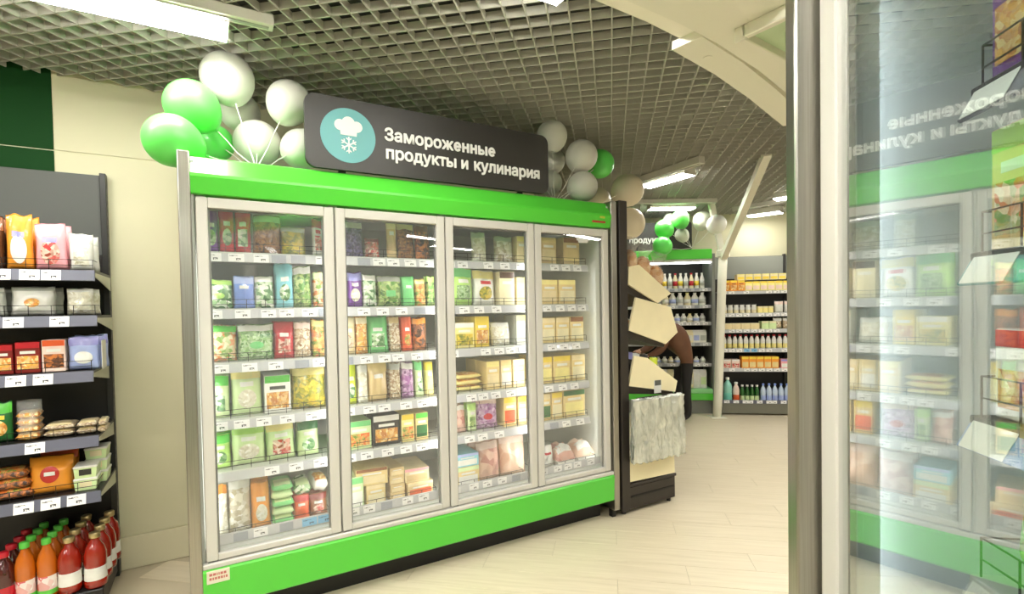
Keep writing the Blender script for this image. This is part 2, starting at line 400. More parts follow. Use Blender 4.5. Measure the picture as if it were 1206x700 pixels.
def rand_tags(u0, u1, rng, white=.78, w=.072):
    out = []; u = u0 + .035 + rng.random() * .03
    while u < u1 - .03:
        if rng.random() < white: out.append((u, M_tag))
        elif rng.random() < .6: out.append((u, M_tagg))
        u += w + .012 + rng.random() * .05
    return out
def freezer(name, label, origin, ang, nd, dw, ends, z_top, z_door, frame, glass_m, trim_out, trim_w, depth=.95, M_liner=M_liner, M_led=M_led, led_top=1.86):
    r = empty(name, origin, ang); L = nd * dw; x0, x1 = ends; zb, zs, zd0 = .135, .33, .361
    lab(r, label, 'freezer')
    mb = MB(); mb.box(x0, x1, depth - .05, depth, .13, z_top - .02); part('back_panel', mb, M_liner, r)
    for a, b in ((x0, 0.0), (L, x1)):
        mb = MB(); mb.box(a, b if b > a + .01 else a + .012, .02, depth - .05, .13, z_top - .03); part('side_wall', mb, M_liner, r)
    mb = MB(); mb.box(x0, x1, .05, depth - .05, z_door + .03, z_top - .03); part('roof', mb, M_liner, r)
    mb = MB(); mb.box(x0, x1, .03, depth - .05, .14, .398); part('deck', mb, M_liner, r)
    h = z_top - z_door - .012
    mb = MB(); mb.prism([(.004, z_door + .012), (-.003, z_door + .016), (-.022, z_door + .012 + h * .42), (-.018, z_door + .012 + h * .5), (.045, z_top - .008), (.06, z_top), (.3, z_top), (.3, z_door + .03), (.03, z_door + .012)], x0, x1, 'x')
    part('header', mb, M_green, r)
    mb = MB(); mb.box(x0, x1, -.014, .03, zs, zd0 - .006, .004, 1); part('sill', mb, M_white, r)
    mb = MB(); mb.prism([(-.008, zs), (-.018, zs - .012), (-.012, zb + .01), (-.002, zb), (.03, zb), (.03, zs)], x0, x1, 'x'); part('bumper_panel', mb, M_green, r)
    mb = MB(); mb.box(x0 + .04, x1 - .04, .10, depth - .06, 0.0, .14); part('plinth', mb, M_black, r)
    for a, b in ((x0 - trim_w, x0), (x1, x1 + trim_w)):
        mb = MB(); mb.box(a, b, -trim_out, depth, .06, z_top + .004, .006, 2); part('end_trim', mb, M_steel, r)
        mb = MB(); mb.box(a + .01, b - .01, .02, .06, 0, .06); part('foot', mb, M_black, r)
    # doors
    fm = MB(); g = .004; a0, a1 = g, dw - g
    fm.box(a0, a0 + frame, 0, .03, zd0, z_door, .004, 1); fm.box(a1 - frame, a1, 0, .03, zd0, z_door, .004, 1)
    fm.box(a0 + frame, a1 - frame, .001, .03, z_door - frame, z_door, .003, 1); fm.box(a0 + frame, a1 - frame, .001, .03, zd0, zd0 + frame * .6, .003, 1)
    fme = fm.mesh('door'); fme.materials.append(M_white)
    gm = MB(); gm.box(a0 + frame - .004, a1 - frame + .004, .012, .02, zd0 + frame * .6 - .004, z_door - frame + .004); gme = gm.mesh('glass_pane'); gme.materials.append(glass_m)
    km = MB()
    for p in ((a0 + frame, a0 + frame + .009), (a1 - frame - .009, a1 - frame)): km.box(p[0], p[1], .022, .034, zd0 + frame * .6, z_door - frame)
    km.box(a0 + frame, a1 - frame, .022, .034, z_door - frame - .009, z_door - frame); kme = km.mesh('gasket'); kme.materials.append(M_gasket)
    hm = MB(); hm.box(a0 + .006, a0 + .05, .003, .02, zd0 - .012, zd0); hme = hm.mesh('hinge'); hme.materials.append(M_gasket)
    for i in range(nd):
        d = link('door', fme, None, r, (i * dw, 0, 0)); link('glass_pane', gme, None, d); link('gasket', kme, None, d); link('hinge', hme, None, d)
    # mullions with light strips between the doors, inside the cabinet
    mu = MB(); mu.box(-.022, .022, .036, .07, .40, z_door + .03, .004, 1); mum = mu.mesh('mullion'); mum.materials.append(M_liner)
    ld = MB(); ld.prism([(-.014, .071), (.014, .071), (.009, .084), (-.009, .084)], .44, led_top, 'z'); ldm = ld.mesh('light_strip'); ldm.materials.append(M_led)
    for i in range(nd + 1):
        x = i * dw + (.024 if i == 0 else -.024 if i == nd else 0)
        mo = link('mullion', mum, None, r, (x, 0, 0)); link('light_strip', ldm, None, r, (x, 0, 0))
        if i in (0, nd):      # lip added at the end posts to hide the lamp and shape its glow
            q = x + (.018 if i == 0 else -.018); lm = MB(); lm.box(q - .003, q + .003, .066, .10, .40, z_door + .03); part('added_lamp_lip', lm, M_liner, mo, loc=(-x, 0, 0))
    return r

rng = random.Random(3)
FZ = freezer('upright_freezer', 'long four-door upright glass freezer with bright green header and bumper', T(0, 0), ANG, 4, .64, (-.012, 2.572), 2.326, 2.122, .05, M_glass, .018, .052)
for d in range(4):
    for k, z in enumerate(RAILZ):
        u0, u1 = ((.03, .668), (.67, 1.308), (1.31, 1.948), (1.95, 2.47))[d]
        tags = rand_tags(u0, u1, rng)
        shelf_unit(FZ, u0, u1, .13, z, .56, M_railw, tags, rng)
    u0, u1 = d * .64 + .03, d * .64 + .61
    mb = MB(); mb.box(u0, u1, .072, .08, .402, .455, .0015, 1); dr = part('deck_rail', mb, M_railw, FZ)
    link('wire_guard', wire_guard(u1 - u0 - .02, .05), None, dr, (u0 + .01, .135, .402))
    tg = rand_tags(u0, u1, rng, .7)
    if d == 0: tg = [t for t in tg if t[0] < u1 - .16] + [(u1 - .125, M_tagb, .075), (u1 - .045, M_tagb, .075)]
    for t in tg: link('price_tag', tag_mesh(t[2] if len(t) > 2 else .066, .042, t[1]), None, dr, (t[0], .0715, .428))
# small signs fixed to the freezer
mb = MB(); mb.box(.003, .1, -.0205, -.0175, .262, .324, .001, 1); st = part('sticker', mb, mat('sticker', C(225, 222, 200), .4), FZ)
mb = MB()
rr = random.Random(2)
for row, z in enumerate((.306, .286)):
    x = .014
    while x < .088:
        w = .004 + rr.random() * .009; mb.box(x, x + w, -.0212, -.0204, z - .006, z + .006); x += w + .003
part('sticker_print', mb, mat('sticker_ink', C(190, 110, 100), .5), st)
mb = MB()
x = 2.40
while x < 2.51:
    w = .004 + rr.random() * .008; mb.box(x, x + w, -.0205, -.012, 2.165, 2.178); x += w + .003
part('badge', mb, mat('badge_red', C(190, 60, 50), .4), FZ)
mb = MB(); mb.box(2.465, 2.51, -.0235, -.012, 2.198, 2.212, .001, 1); part('badge', mb, mat('badge_yellow', C(190, 200, 60), .4), FZ)
mb = MB(); mb.box(2.285, 2.40, .021, .0225, 2.035, 2.065, .001, 1); mb.box(2.30, 2.385, .021, .0225, 2.02, 2.036); part('door_sticker', mb, mat('white_sticker', C(235, 235, 228), .4), FZ)

# sign standing on the freezer
SG = empty('hanging_sign', T(0, .03), ANG); SG.name = 'aisle_sign'
def rrect(x0, x1, z0, z1, r, n=8):
    p = []
    for cx, cz, a in ((x1 - r, z0 + r, -90), (x1 - r, z1 - r, 0), (x0 + r, z1 - r, 90), (x0 + r, z0 + r, 180)):
        for k in range(n + 1): t = R_(a + 90 * k / n); p.append((cx + r * math.cos(t), cz + r * math.sin(t)))
    return p
mb = MB(); mb.prism(rrect(.508, 2.06, 2.337, 2.728, .055), 0, .03, 'y'); part('board', mb, mat('sign_board', C(52, 50, 47), .45), SG)
mb = MB(); mb.prism([(.732 + .148 * math.cos(2 * math.pi * k / 48), 2.527 + .148 * math.sin(2 * math.pi * k / 48)) for k in range(48)], -.004, 0, 'y'); ic = part('emblem', mb, mat('emblem_blue', C(96, 168, 170), .45), SG)
# chef's hat over a snowflake
mb = MB(); wz = mat('emblem_white', C(226, 232, 228), .5)
for cx, cz, rr_ in ((-.045, .052, .03), (0, .066, .036), (.045, .052, .03), (0, .045, .035)):
    mb.prism([(.732 + cx + rr_ * math.cos(2 * math.pi * k / 20), 2.527 + cz + rr_ * math.sin(2 * math.pi * k / 20)) for k in range(20)], -.008 - rr_ * .01, -.004, 'y')
mb.prism([(.732 - .048, 2.527 + .052), (.732 - .043, 2.527 - .0), (.732 + .043, 2.527 - .0), (.732 + .048, 2.527 + .052)], -.0078, -.004, 'y')
part('chef_hat', mb, wz, ic)
mb = MB(); cx, cz = .732, 2.527 - .052
def bar(mb, a, r0, r1, t, ox=0, oz=0):
    d = Vector((math.cos(a), math.sin(a))); n = Vector((-d.y, d.x)) * t
    mb.prism([(cx + ox + d.x * r0 + n.x, cz + oz + d.y * r0 + n.y), (cx + ox + d.x * r0 - n.x, cz + oz + d.y * r0 - n.y), (cx + ox + d.x * r1 - n.x, cz + oz + d.y * r1 - n.y), (cx + ox + d.x * r1 + n.x, cz + oz + d.y * r1 + n.y)], -.0075 - .0001 * (a + r0), -.004, 'y')
for k in range(6):
    a = R_(30 + 60 * k); bar(mb, a, 0, .045, .0035)
    for s in (-1, 1): bar(mb, a + s * R_(50), 0, .018, .003, .026 * math.cos(a), .026 * math.sin(a))
part('snowflake', mb, wz, ic)
wtxt = mat('sign_letters', C(240, 240, 236), .5)
glyphs = {}
def bold(me, off):
    bm = bmesh.new()
    for k in range(9):
        n0 = len(bm.verts); bm.from_mesh(me); bm.verts.ensure_lookup_table(); t = 2 * math.pi * k / 8
        q = Vector((off * math.cos(t), off * math.sin(t), k * .0004)) if k < 8 else Vector((0, 0, .0034))
        for v in bm.verts[n0:]: v.co += q
    bm.to_mesh(me); bm.free(); return me
def maxx(t): return max(v.co.x for v in text_mesh(t, .1).vertices)
def glyph(ch):
    """letter mesh in the font's own plane and its advance; letters with crossing strokes are drawn from strokes"""
    if ch in glyphs: return glyphs[ch]
    if 'oo' not in glyphs: glyphs['oo'] = maxx('оо'); m0 = text_mesh('п', .1); glyphs['xh'] = max(v.co.y for v in m0.vertices); glyphs['w'] = (min(v.co.x for v in m0.vertices), max(v.co.x for v in m0.vertices)); glyphs['adv'] = maxx('опо') - glyphs['oo']
    xh, (x0, x1), t = glyphs['xh'], glyphs['w'], .0095
    if ch == 'н':
        mb = MB(); mb.box(x0, x0 + t, 0, xh, -.002, .002); mb.box(x1 - t, x1, 0, xh, -.002, .002); mb.box(x0 + t, x1 - t, xh * .44, xh * .44 + t, -.002, .002); g = (mb.mesh('letter'), glyphs['adv'])
    elif ch == 'ы':
        mb = MB(); mb.box(x0, x0 + t, 0, xh, -.002, .002); h = xh * .6; w = (x1 - x0) * .95; r = h / 2
        out = [(x0 + t, 0), (x0 + w - r, 0)] + [(x0 + w - r + r * math.sin(math.pi * k / 10), r - r * math.cos(math.pi * k / 10)) for k in range(1, 10)] + [(x0 + w - r, h), (x0 + t, h)]
        ri = r - t * .9; inn = [(x0 + t, t * .9), (x0 + w - r, t * .9)] + [(x0 + w - r + ri * math.sin(math.pi * k / 10), r - ri * math.cos(math.pi * k / 10)) for k in range(1, 10)] + [(x0 + w - r, h - t * .9), (x0 + t, h - t * .9)]
        for k in range(len(out) - 1): mb.prism([out[k], out[k + 1], inn[k + 1], inn[k]], -.002, .002, 'z')
        xs = x0 + w + .012; mb.box(xs, xs + t, 0, xh, -.002, .002); g = (mb.mesh('letter'), xs + t + x0)
    elif ch == 'е':
        mb = MB(); cx_, cy_, rx, ry = (x0 + x1) / 2, xh / 2, (x1 - x0) * .54, xh * .52; n = 30
        A = [R_(-42 - 318 * k / n) for k in range(n + 1)]
        for k in range(n):
            a, b2 = A[k], A[k + 1]; o_, i_ = (rx, ry), (rx - t, ry - t)
            mb.prism([(cx_ + o_[0] * math.cos(a), cy_ + o_[1] * math.sin(a)), (cx_ + o_[0] * math.cos(b2), cy_ + o_[1] * math.sin(b2)), (cx_ + i_[0] * math.cos(b2), cy_ + i_[1] * math.sin(b2)), (cx_ + i_[0] * math.cos(a), cy_ + i_[1] * math.sin(a))], -.002, .002, 'z')
        mb.box(cx_ - rx + t * .5, cx_ + rx, cy_ - t * .45, cy_ + t * .45, -.002, .002); g = (mb.mesh('letter'), maxx('оео') - glyphs['oo'])
    else: g = (text_mesh(ch, .1), maxx('о' + ch + 'о') - glyphs['oo'])
    bold(g[0], .0034); glyphs[ch] = g; return g
def letters(parent, body, u0, u1, zbase, m, y=-.003, cap=None):
    x = 0; pos = []
    for ch in body:
        g = glyph(ch); pos.append((g[0], x)); x += g[1]
    lo = min(v.co.x for v in pos[0][0].vertices); hi = pos[-1][1] + max(v.co.x for v in pos[-1][0].vertices); k = (u1 - u0) / (hi - lo); kz = cap or k
    for me, px in pos:
        if len(me.materials) == 0: me.materials.append(m)
        o = link('letter', me, None, parent, (u0 + (px - lo) * k, y, zbase), (math.pi / 2, 0, 0)); o.scale = (k, kz, 1)
letters(SG, 'Замороженные', .932, 1.648, 2.535, wtxt)
letters(SG, 'продукты', .938, 1.375, 2.432, wtxt)
letters(SG, 'и', 1.408, 1.455, 2.432, wtxt)
letters(SG, 'кулинария', 1.495, 1.985, 2.432, wtxt)
for x in (.7, 1.85):
    mb = MB(); mb.box(x - .02, x + .02, .03, .036, 2.328, 2.5, .002, 1); mb.box(x - .02, x + .02, .03, .2, 2.3275, 2.333); part('bracket', mb, M_dark, SG)
lab(SG, 'dark rounded sign with white lettering and a blue emblem on the freezer', 'sign')

# ------------------------------------------------------------------ packaged goods
def smooth_bag(W, H, Tk, seed, m, name, a0=-1, a1=1, b0=0, b1=1, off=0, both=True, nu=12, nv=14, disc=False):
    """pillow pack with crimped seals; sub-ranges give print areas that follow the same surface"""
    rs = Vector((seed * 3.1, seed * 1.7, seed * .9))
    def surf(a, b, side):
        e = max(0, 1 - abs(a) ** 3.2); p = max(0.0, math.sin(math.pi * min(1, max(0, (b + .0) / 1.0)))) ** .55
        t = Tk / 2 * (e ** .6) * p * (1.1 - .35 * b)
        wr = noise.noise(Vector((a * 2.2, b * 3.1, side)) + rs) * .16 * Tk + noise.noise(Vector((a * 6, b * 7, side + 4)) + rs) * .05 * Tk
        x = a * W / 2 * (1 - .05 * math.sin(math.pi * b) - (.10 + .12 * noise.noise(rs)) * max(0, b - .75) * 4 * (b - .55) + .05 * noise.noise(Vector((b * 4, a, 2)) + rs)) + .05 * W * noise.noise(rs + Vector((3, 1, 7))) * b
        z = H * b + (.045 * H * noise.noise(Vector((a * 1.6, 7, 1)) + rs) + .04 * H * a * noise.noise(rs + Vector((9, 2, 4)))) * max(0, b - .4) * 1.6
        y = side * (t + wr * e * p + off)
        return Vector((x, y + .03 * H * noise.noise(Vector((0, b * 1.5, 9)) + rs) * b, max(0.0, z)))
    mb = MB()
    if disc:
        mb.sheet(lambda s, t: surf((a0 + a1) / 2 + (a1 - a0) / 2 * t * math.cos(2 * math.pi * s), (b0 + b1) / 2 + (b1 - b0) / 2 * t * math.sin(2 * math.pi * s), -1), 20, 4)
        return mb.mesh(name, True)
    for side in ((-1, 1) if both else (-1,)):
        mb.sheet(lambda s, t: surf(a0 + (a1 - a0) * s, b0 + (b1 - b0) * t, side), nu, nv, side > 0)
    return mb.mesh(name, True)
ellipse_cache = {}
def bag(name, W, H, Tk, seed, body_m, band_m=None, pic_m=None, logo_m=None, picz=(.18, .55), band=(.72, .97), picx=(-.62, .62)):
    r = empty(name, (0, 0, 0))
    link('pouch', smooth_bag(W, H, Tk, seed, None, 'pouch'), body_m, r)
    if band_m: link('colour_band', smooth_bag(W, H, Tk, seed, None, 'colour_band', -.97, .97, band[0], band[1], .0012, False, 10, 4), band_m, r)
    if pic_m: link('food_picture', smooth_bag(W, H, Tk, seed, None, 'food_picture', picx[0], picx[1], picz[0], picz[1], .0018, False, 8, 6, disc=int(seed) % 3 != 0), pic_m, r)
    if logo_m: link('logo', smooth_bag(W, H, Tk, seed, None, 'logo', -.45, .45, .58, .68, .002, False, 6, 3), logo_m, r)
    return r
def carton(name, W, H, Dp, body_m, top_m=None, pic_m=None, title_m=None, picz=(.12, .55), topz=(.8, .985)):
    r = empty(name, (0, 0, 0))
    mb = MB(); mb.box(-W / 2, W / 2, -Dp / 2, Dp / 2, 0, H, min(.003, W * .05), 1); part('box', mb, body_m, r)
    y = -Dp / 2
    if top_m: mb = MB(); mb.box(-W / 2 + .003, W / 2 - .003, y - .0008, y + .001, H * topz[0], H * topz[1]); part('colour_band', mb, top_m, r)
    if pic_m: mb = MB(); mb.box(-W * .42, W * .42, y - .0009, y + .001, H * picz[0], H * picz[1], .0004, 1); part('food_picture', mb, pic_m, r)
    if title_m: mb = MB(); mb.box(-W * .3, W * .3, y - .001, y + .001, H * .62, H * .71); part('title', mb, title_m, r)
    return r
def flatpack(name, W, H, Dp, seed, body_m, pic_m=None):
    """pack lying flat"""
    r = empty(name, (0, 0, 0)); rs = Vector((seed * 2.3, seed, seed * .7))
    def f(a, b, side, off=0):
        e = (max(0, 1 - abs(a) ** 4) * max(0, 1 - abs(b) ** 4)) ** .5
        z = H / 2 + side * (H / 2 * e + off) + .1 * H * noise.noise(Vector((a * 2, b * 2, side)) + rs) * e
        return Vector((a * W / 2, b * Dp / 2, max(0, z)))
    mb = MB()
    for s in (-1, 1): mb.sheet(lambda i, j: f(2 * i - 1, 2 * j - 1, s), 12, 8, s < 0)
    part('pouch', mb, body_m, r, True)
    if pic_m: mb = MB(); mb.sheet(lambda i, j: f(1.5 * i - .75, .0 - .9 * j, 1, .0012), 8, 6); part('food_picture', mb, pic_m, r, True)
    return r
P = {}
def col(n, c, rough=.3): return mat('film_' + n, c, rough, coat=.35, bump=.12, bscale=30, var=.10, scale=14)
for n, c in dict(purple=(112, 52, 150), red=(196, 28, 44), pink=(246, 170, 178), white=(236, 236, 228), cream=(238, 228, 186), lgreen=(186, 232, 120), green=(92, 200, 70), mgreen=(120, 214, 130), dgreen=(34, 110, 50),
                 teal=(120, 210, 190), cyan=(140, 212, 226), blue=(120, 150, 226), lblue=(176, 192, 240), orange=(246, 160, 52), yellow=(244, 216, 70), lyellow=(246, 234, 150), tan=(222, 196, 140), ltan=(236, 218, 168), brown=(140, 84, 46), dbrown=(80, 48, 30),
                 grey=(196, 200, 190), dark=(42, 42, 40), lime=(214, 232, 40), ored=(232, 96, 48), maroon=(126, 26, 24), lav=(150, 150, 214), pgreen=(214, 236, 176), kraft=(232, 208, 142), pinkw=(240, 214, 200)).items(): P[n] = col(n, C(*c))
K = lambda *a: C(*a)
F_veg = lumps(K(90, 150, 50), K(190, 210, 130), K(60, 110, 40)); F_mix = lumps(K(120, 160, 60), K(236, 226, 190), K(220, 120, 50)); F_brown = lumps(K(120, 70, 36), K(180, 120, 60), K(90, 50, 30), 50)
F_yel = lumps(K(230, 200, 60), K(180, 170, 40), K(120, 130, 40)); F_white = lumps(K(240, 238, 220), K(214, 208, 180), K(250, 250, 240)); F_sprout = lumps(K(90, 140, 70), K(200, 224, 180), K(130, 180, 100), 50)
F_stick = lumps(K(240, 232, 206), K(150, 110, 70), K(220, 206, 170), 55); F_orange = lumps(K(230, 120, 50), K(244, 190, 110), K(120, 150, 60)); F_berry = lumps(K(40, 40, 90), K(70, 70, 130), K(120, 110, 160), 60)
F_meat = lumps(K(216, 160, 140), K(236, 200, 180), K(190, 120, 110), 14); F_chick = lumps(K(240, 206, 176), K(232, 190, 160), K(246, 220, 196), 11); F_food = lumps(K(236, 180, 80), K(200, 120, 50), K(250, 226, 160), 45)
F_redmix = lumps(K(206, 50, 50), K(240, 220, 200), K(150, 60, 40)); F_purp = lumps(K(170, 110, 170), K(220, 190, 220), K(130, 80, 130)); F_dk = lumps(K(70, 44, 30), K(150, 90, 50), K(206, 120, 50)); F_mush = lumps(K(232, 228, 210), K(176, 164, 130), K(246, 244, 236), 26)
F_leaf = lumps(K(60, 120, 60), K(180, 214, 160), K(236, 240, 226), 30)
CLEAR = film('clear_wrap', .25)
# door, row, u0, u1, height, kind, wording, materials...
B, Cl, X = 'B', 'C', 'X'
GOODS = [
 (1,1,0.036,0.099,.206,B,'purple frozen vegetable bag',P['purple'],P['purple'],F_sprout), (1,1,0.104,0.171,.225,B,'crimson frozen vegetable bag',P['red'],P['red'],F_leaf), (1,1,0.175,0.247,.225,B,'crimson frozen vegetable bag',P['red'],P['red'],F_leaf),
 (1,1,0.259,0.391,.201,Cl,'clear bag of brown food',F_brown,P['grey'],None), (1,1,0.398,0.522,.15,Cl,'clear bag of yellow vegetables',F_yel,P['grey'],None), (1,1,0.556,0.616,.2,B,'red and white bag',P['white'],P['red'],F_redmix),
 (1,2,0.031,0.154,.145,Cl,'pale green bag of greens',F_leaf,P['lgreen'],P['lgreen']), (1,2,0.164,0.258,.163,B,'lavender blue frozen bag',P['blue'],P['lblue'],None), (1,2,0.262,0.352,.164,Cl,'clear bag of white and green vegetables',F_leaf,P['white'],None),
 (1,2,0.364,0.451,.231,B,'sky blue frozen bag',P['cyan'],P['cyan'],F_leaf), (1,2,0.454,0.544,.219,Cl,'clear bag of green beans',F_veg,P['white'],None), (1,2,0.555,0.614,.19,Cl,'green and brown mixed vegetable bag',F_mix,P['pgreen'],None),
 (1,3,0.032,0.166,.18,Cl,'bag of mixed vegetables with green top',F_mix,P['green'],None), (1,3,0.176,0.345,.181,Cl,'wide pale bag of leek pieces',F_sprout,P['white'],P['mgreen']), (1,3,0.349,0.446,.19,B,'red frozen bag',P['red'],P['red'],F_redmix),
 (1,3,0.450,0.537,.186,Cl,'clear bag of pale vegetable sticks',F_stick,P['pinkw'],None), (1,3,0.544,0.613,.196,Cl,'orange mixed vegetable bag',F_orange,P['lyellow'],None),
 (1,4,0.034,0.124,.213,B,'pale green frozen bag',P['pgreen'],P['green'],F_leaf), (1,4,0.139,0.279,.246,B,'tall cream and green bag',P['pgreen'],P['lyellow'],F_white), (1,4,0.289,0.421,.205,X,'green topped white carton with food picture',P['white'],P['green'],F_food), (1,4,0.436,0.605,.22,Cl,'clear bag of yellow corn and beans',F_yel,P['lyellow'],None),
 (1,5,0.033,0.122,.165,B,'grass green frozen bag',P['lgreen'],P['green'],F_leaf), (1,5,0.132,0.287,.208,B,'pale yellow green pouch',P['pgreen'],P['lgreen'],F_white), (1,5,0.299,0.440,.2,B,'pale yellow green pouch with red mark',P['pgreen'],P['lyellow'],F_redmix), (1,5,0.453,0.562,.186,B,'white pouch with dark green top',P['pgreen'],P['dgreen'],F_leaf),
 (1,6,0.042,0.104,.255,Cl,'bag of white puffed pieces',F_white,P['orange'],None), (1,6,0.108,0.212,.265,Cl,'large clear bag of mushrooms',F_mush,P['white'],None), (1,6,0.215,0.306,.227,B,'orange paper bag with window',P['orange'],P['orange'],F_white),
 (1,6,0.507,0.600,.12,B,'brown and red small pouch',P['brown'],P['maroon'],F_redmix), (1,6,0.425,0.504,.125,B,'bright red small pouch',P['ored'],P['red'],None),
 (2,1,0.723,0.844,.2,Cl,'clear bag of dark blue berries',F_berry,P['grey'],None), (2,1,0.853,0.936,.11,Cl,'small red berry bag',F_redmix,P['maroon'],None), (2,1,0.981,1.041,.226,B,'tall tan bag',P['tan'],P['ltan'],None), (2,1,1.052,1.156,.215,Cl,'brown mixed bag',F_brown,P['tan'],None), (2,1,1.163,1.259,.204,Cl,'dark red brown bag',F_dk,P['brown'],None),
 (2,2,0.716,0.739,.17,B,'narrow green and white pouch',P['white'],P['green'],None), (2,2,0.743,0.829,.193,B,'violet frozen bag',P['purple'],P['lav'],F_white), (2,2,0.835,0.915,.182,Cl,'clear bag of white and green pieces',F_leaf,P['white'],None), (2,2,0.926,1.067,.175,Cl,'clear bag of grey green vegetables',F_veg,P['grey'],P['mgreen']), (2,2,1.075,1.149,.176,B,'mint green frozen bag',P['mgreen'],P['mgreen'],None), (2,2,1.156,1.220,.163,Cl,'orange yellow mixed bag',F_orange,P['lyellow'],None), (2,2,1.229,1.280,.177,Cl,'leafy green bag',F_veg,P['lgreen'],None),
 (2,3,0.709,0.781,.207,B,'cream frozen bag',P['ltan'],P['cream'],F_stick), (2,3,0.786,0.851,.206,Cl,'clear bag of golden pieces',F_food,P['cream'],None), (2,3,0.858,0.979,.207,B,'mint green frozen bag',P['mgreen'],P['mgreen'],F_leaf), (2,3,0.988,1.056,.206,Cl,'cream and brown bag',F_stick,P['tan'],None), (2,3,1.063,1.127,.2,B,'orange red frozen bag',P['ored'],P['ored'],F_orange), (2,3,1.134,1.222,.196,Cl,'dark brown mixed bag',F_dk,P['orange'],None),
 (2,4,0.716,0.783,.222,B,'lime yellow bag',P['lime'],P['lime'],F_leaf), (2,4,0.790,0.845,.214,Cl,'clear white bag',F_white,P['white'],None), (2,4,0.852,0.968,.225,B,'tan paper bag',P['tan'],P['kraft'],None), (2,4,0.979,1.047,.214,Cl,'grey brown bag',F_stick,P['grey'],None), (2,4,1.056,1.135,.212,Cl,'pale purple bag',F_purp,P['white'],None), (2,4,1.142,1.195,.212,B,'pale green bag',P['pgreen'],P['mgreen'],F_leaf), (2,4,1.211,1.263,.206,B,'pale yellow bag',P['lyellow'],P['yellow'],None),
 (2,5,0.716,0.856,.166,X,'pale green carton with orange picture',P['pgreen'],P['mgreen'],F_orange), (2,5,0.866,1.029,.182,X,'white carton with black border',P['dark'],P['white'],F_food), (2,5,1.040,1.121,.17,X,'yellow carton with orange picture',P['lyellow'],P['yellow'],F_orange), (2,5,1.128,1.212,.17,X,'yellow carton with green panel',P['kraft'],P['green'],P['dgreen']),
 (3,1,1.559,1.660,.188,Cl,'clear empty looking bag',F_white,P['grey'],None), (3,1,1.731,1.873,.171,Cl,'clear bag with pale round food',F_mush,P['grey'],None), (3,1,1.885,1.961,.184,X,'cream carton',P['ltan'],P['lyellow'],None),
 (3,2,1.398,1.558,.234,B,'light green bag with dark stroke',P['lgreen'],P['mgreen'],F_sprout), (3,2,1.569,1.725,.221,B,'white bag with yellow fruit picture',P['white'],P['lyellow'],F_yel), (3,2,1.742,1.862,.226,X,'cream carton with dark top',P['cream'],P['dbrown'],None), (3,2,1.876,1.945,.19,X,'plain cream carton',P['ltan'],P['lyellow'],None),
 (3,3,1.406,1.547,.165,X,'yellow and white carton',P['lyellow'],P['white'],F_yel), (3,3,1.555,1.660,.203,X,'yellow topped carton with brown picture',P['yellow'],P['yellow'],F_food), (3,3,1.693,1.839,.15,Cl,'clear whitish bag',F_white,P['white'],None), (3,3,1.870,1.961,.205,X,'narrow pale carton',P['grey'],P['lyellow'],None),
 (3,4,1.630,1.732,.191,X,'pale yellow carton',P['kraft'],P['lyellow'],P['ltan']), (3,4,1.740,1.828,.194,X,'cream yellow carton with white panel',P['ltan'],P['kraft'],P['white']), (3,4,1.834,1.935,.192,X,'straw coloured carton',P['kraft'],P['ltan'],P['cream']),
 (3,5,1.402,1.485,.174,Cl,'pinkish white bag',F_meat,P['white'],None), (3,5,1.495,1.558,.18,B,'yellow green pouch',P['pgreen'],P['lgreen'],F_veg), (3,5,1.567,1.723,.198,Cl,'wide pink and white bag',F_purp,P['pinkw'],P['red']), (3,5,1.758,1.858,.203,X,'yellow carton with red panel',P['kraft'],P['yellow'],P['ored']), (3,5,1.871,1.942,.198,X,'yellow carton with pale panel',P['kraft'],P['yellow'],P['cream']),
 (3,6,1.575,1.745,.243,Cl,'bag of pinkish meat pieces',F_meat,P['pinkw'],None), (3,6,1.755,1.945,.258,Cl,'large bag of pale chicken',F_chick,P['pinkw'],None),
 (4,1,2.079,2.218,.187,X,'tan carton',P['tan'],P['kraft'],P['ltan']), (4,1,2.282,2.429,.199,X,'tan carton with brown band',P['tan'],P['brown'],P['kraft']),
 (4,2,2.082,2.225,.176,X,'cream carton',P['kraft'],P['lyellow'],P['ltan']), (4,2,2.234,2.388,.177,X,'cream carton with white panel',P['kraft'],P['lyellow'],P['cream']),
 (4,3,2.081,2.199,.18,X,'cream carton',P['kraft'],P['ltan'],P['cream']), (4,3,2.206,2.324,.18,X,'cream carton',P['kraft'],P['ltan'],P['cream']), (4,3,2.333,2.457,.183,X,'cream carton with brown band',P['kraft'],P['brown'],P['cream']),
 (4,4,2.077,2.165,.192,X,'golden yellow carton',P['kraft'],P['yellow'],P['lyellow']), (4,4,2.175,2.330,.193,X,'wide golden carton',P['kraft'],P['yellow'],P['lyellow']), (4,4,2.341,2.466,.192,X,'golden carton with pale panel',P['kraft'],P['ltan'],P['cream']),
 (4,5,2.071,2.148,.192,X,'golden carton with green label',P['kraft'],P['ltan'],P['dgreen']), (4,5,2.155,2.252,.195,X,'straw yellow carton',P['kraft'],P['yellow'],P['cream']), (4,5,2.261,2.459,.199,X,'wide straw carton with green label',P['kraft'],P['dgreen'],P['lyellow']),
 (4,6,2.075,2.190,.149,B,'white frozen bag',P['white'],P['white'],None),
]
DOORW = {1: 'door by cream wall', 2: 'second door from cream wall', 3: 'third door from cream wall', 4: 'door by bread stand'}
ROWW = {1: 'top shelf', 2: 'second shelf', 3: 'third shelf', 4: 'fourth shelf', 5: 'fifth shelf', 6: 'bottom deck'}
def place(r, u, w, z, lean=0, yaw=0):
    r.location = T(u, w, z); r.rotation_euler = (lean, 0, ANG + yaw)
cnt = {}
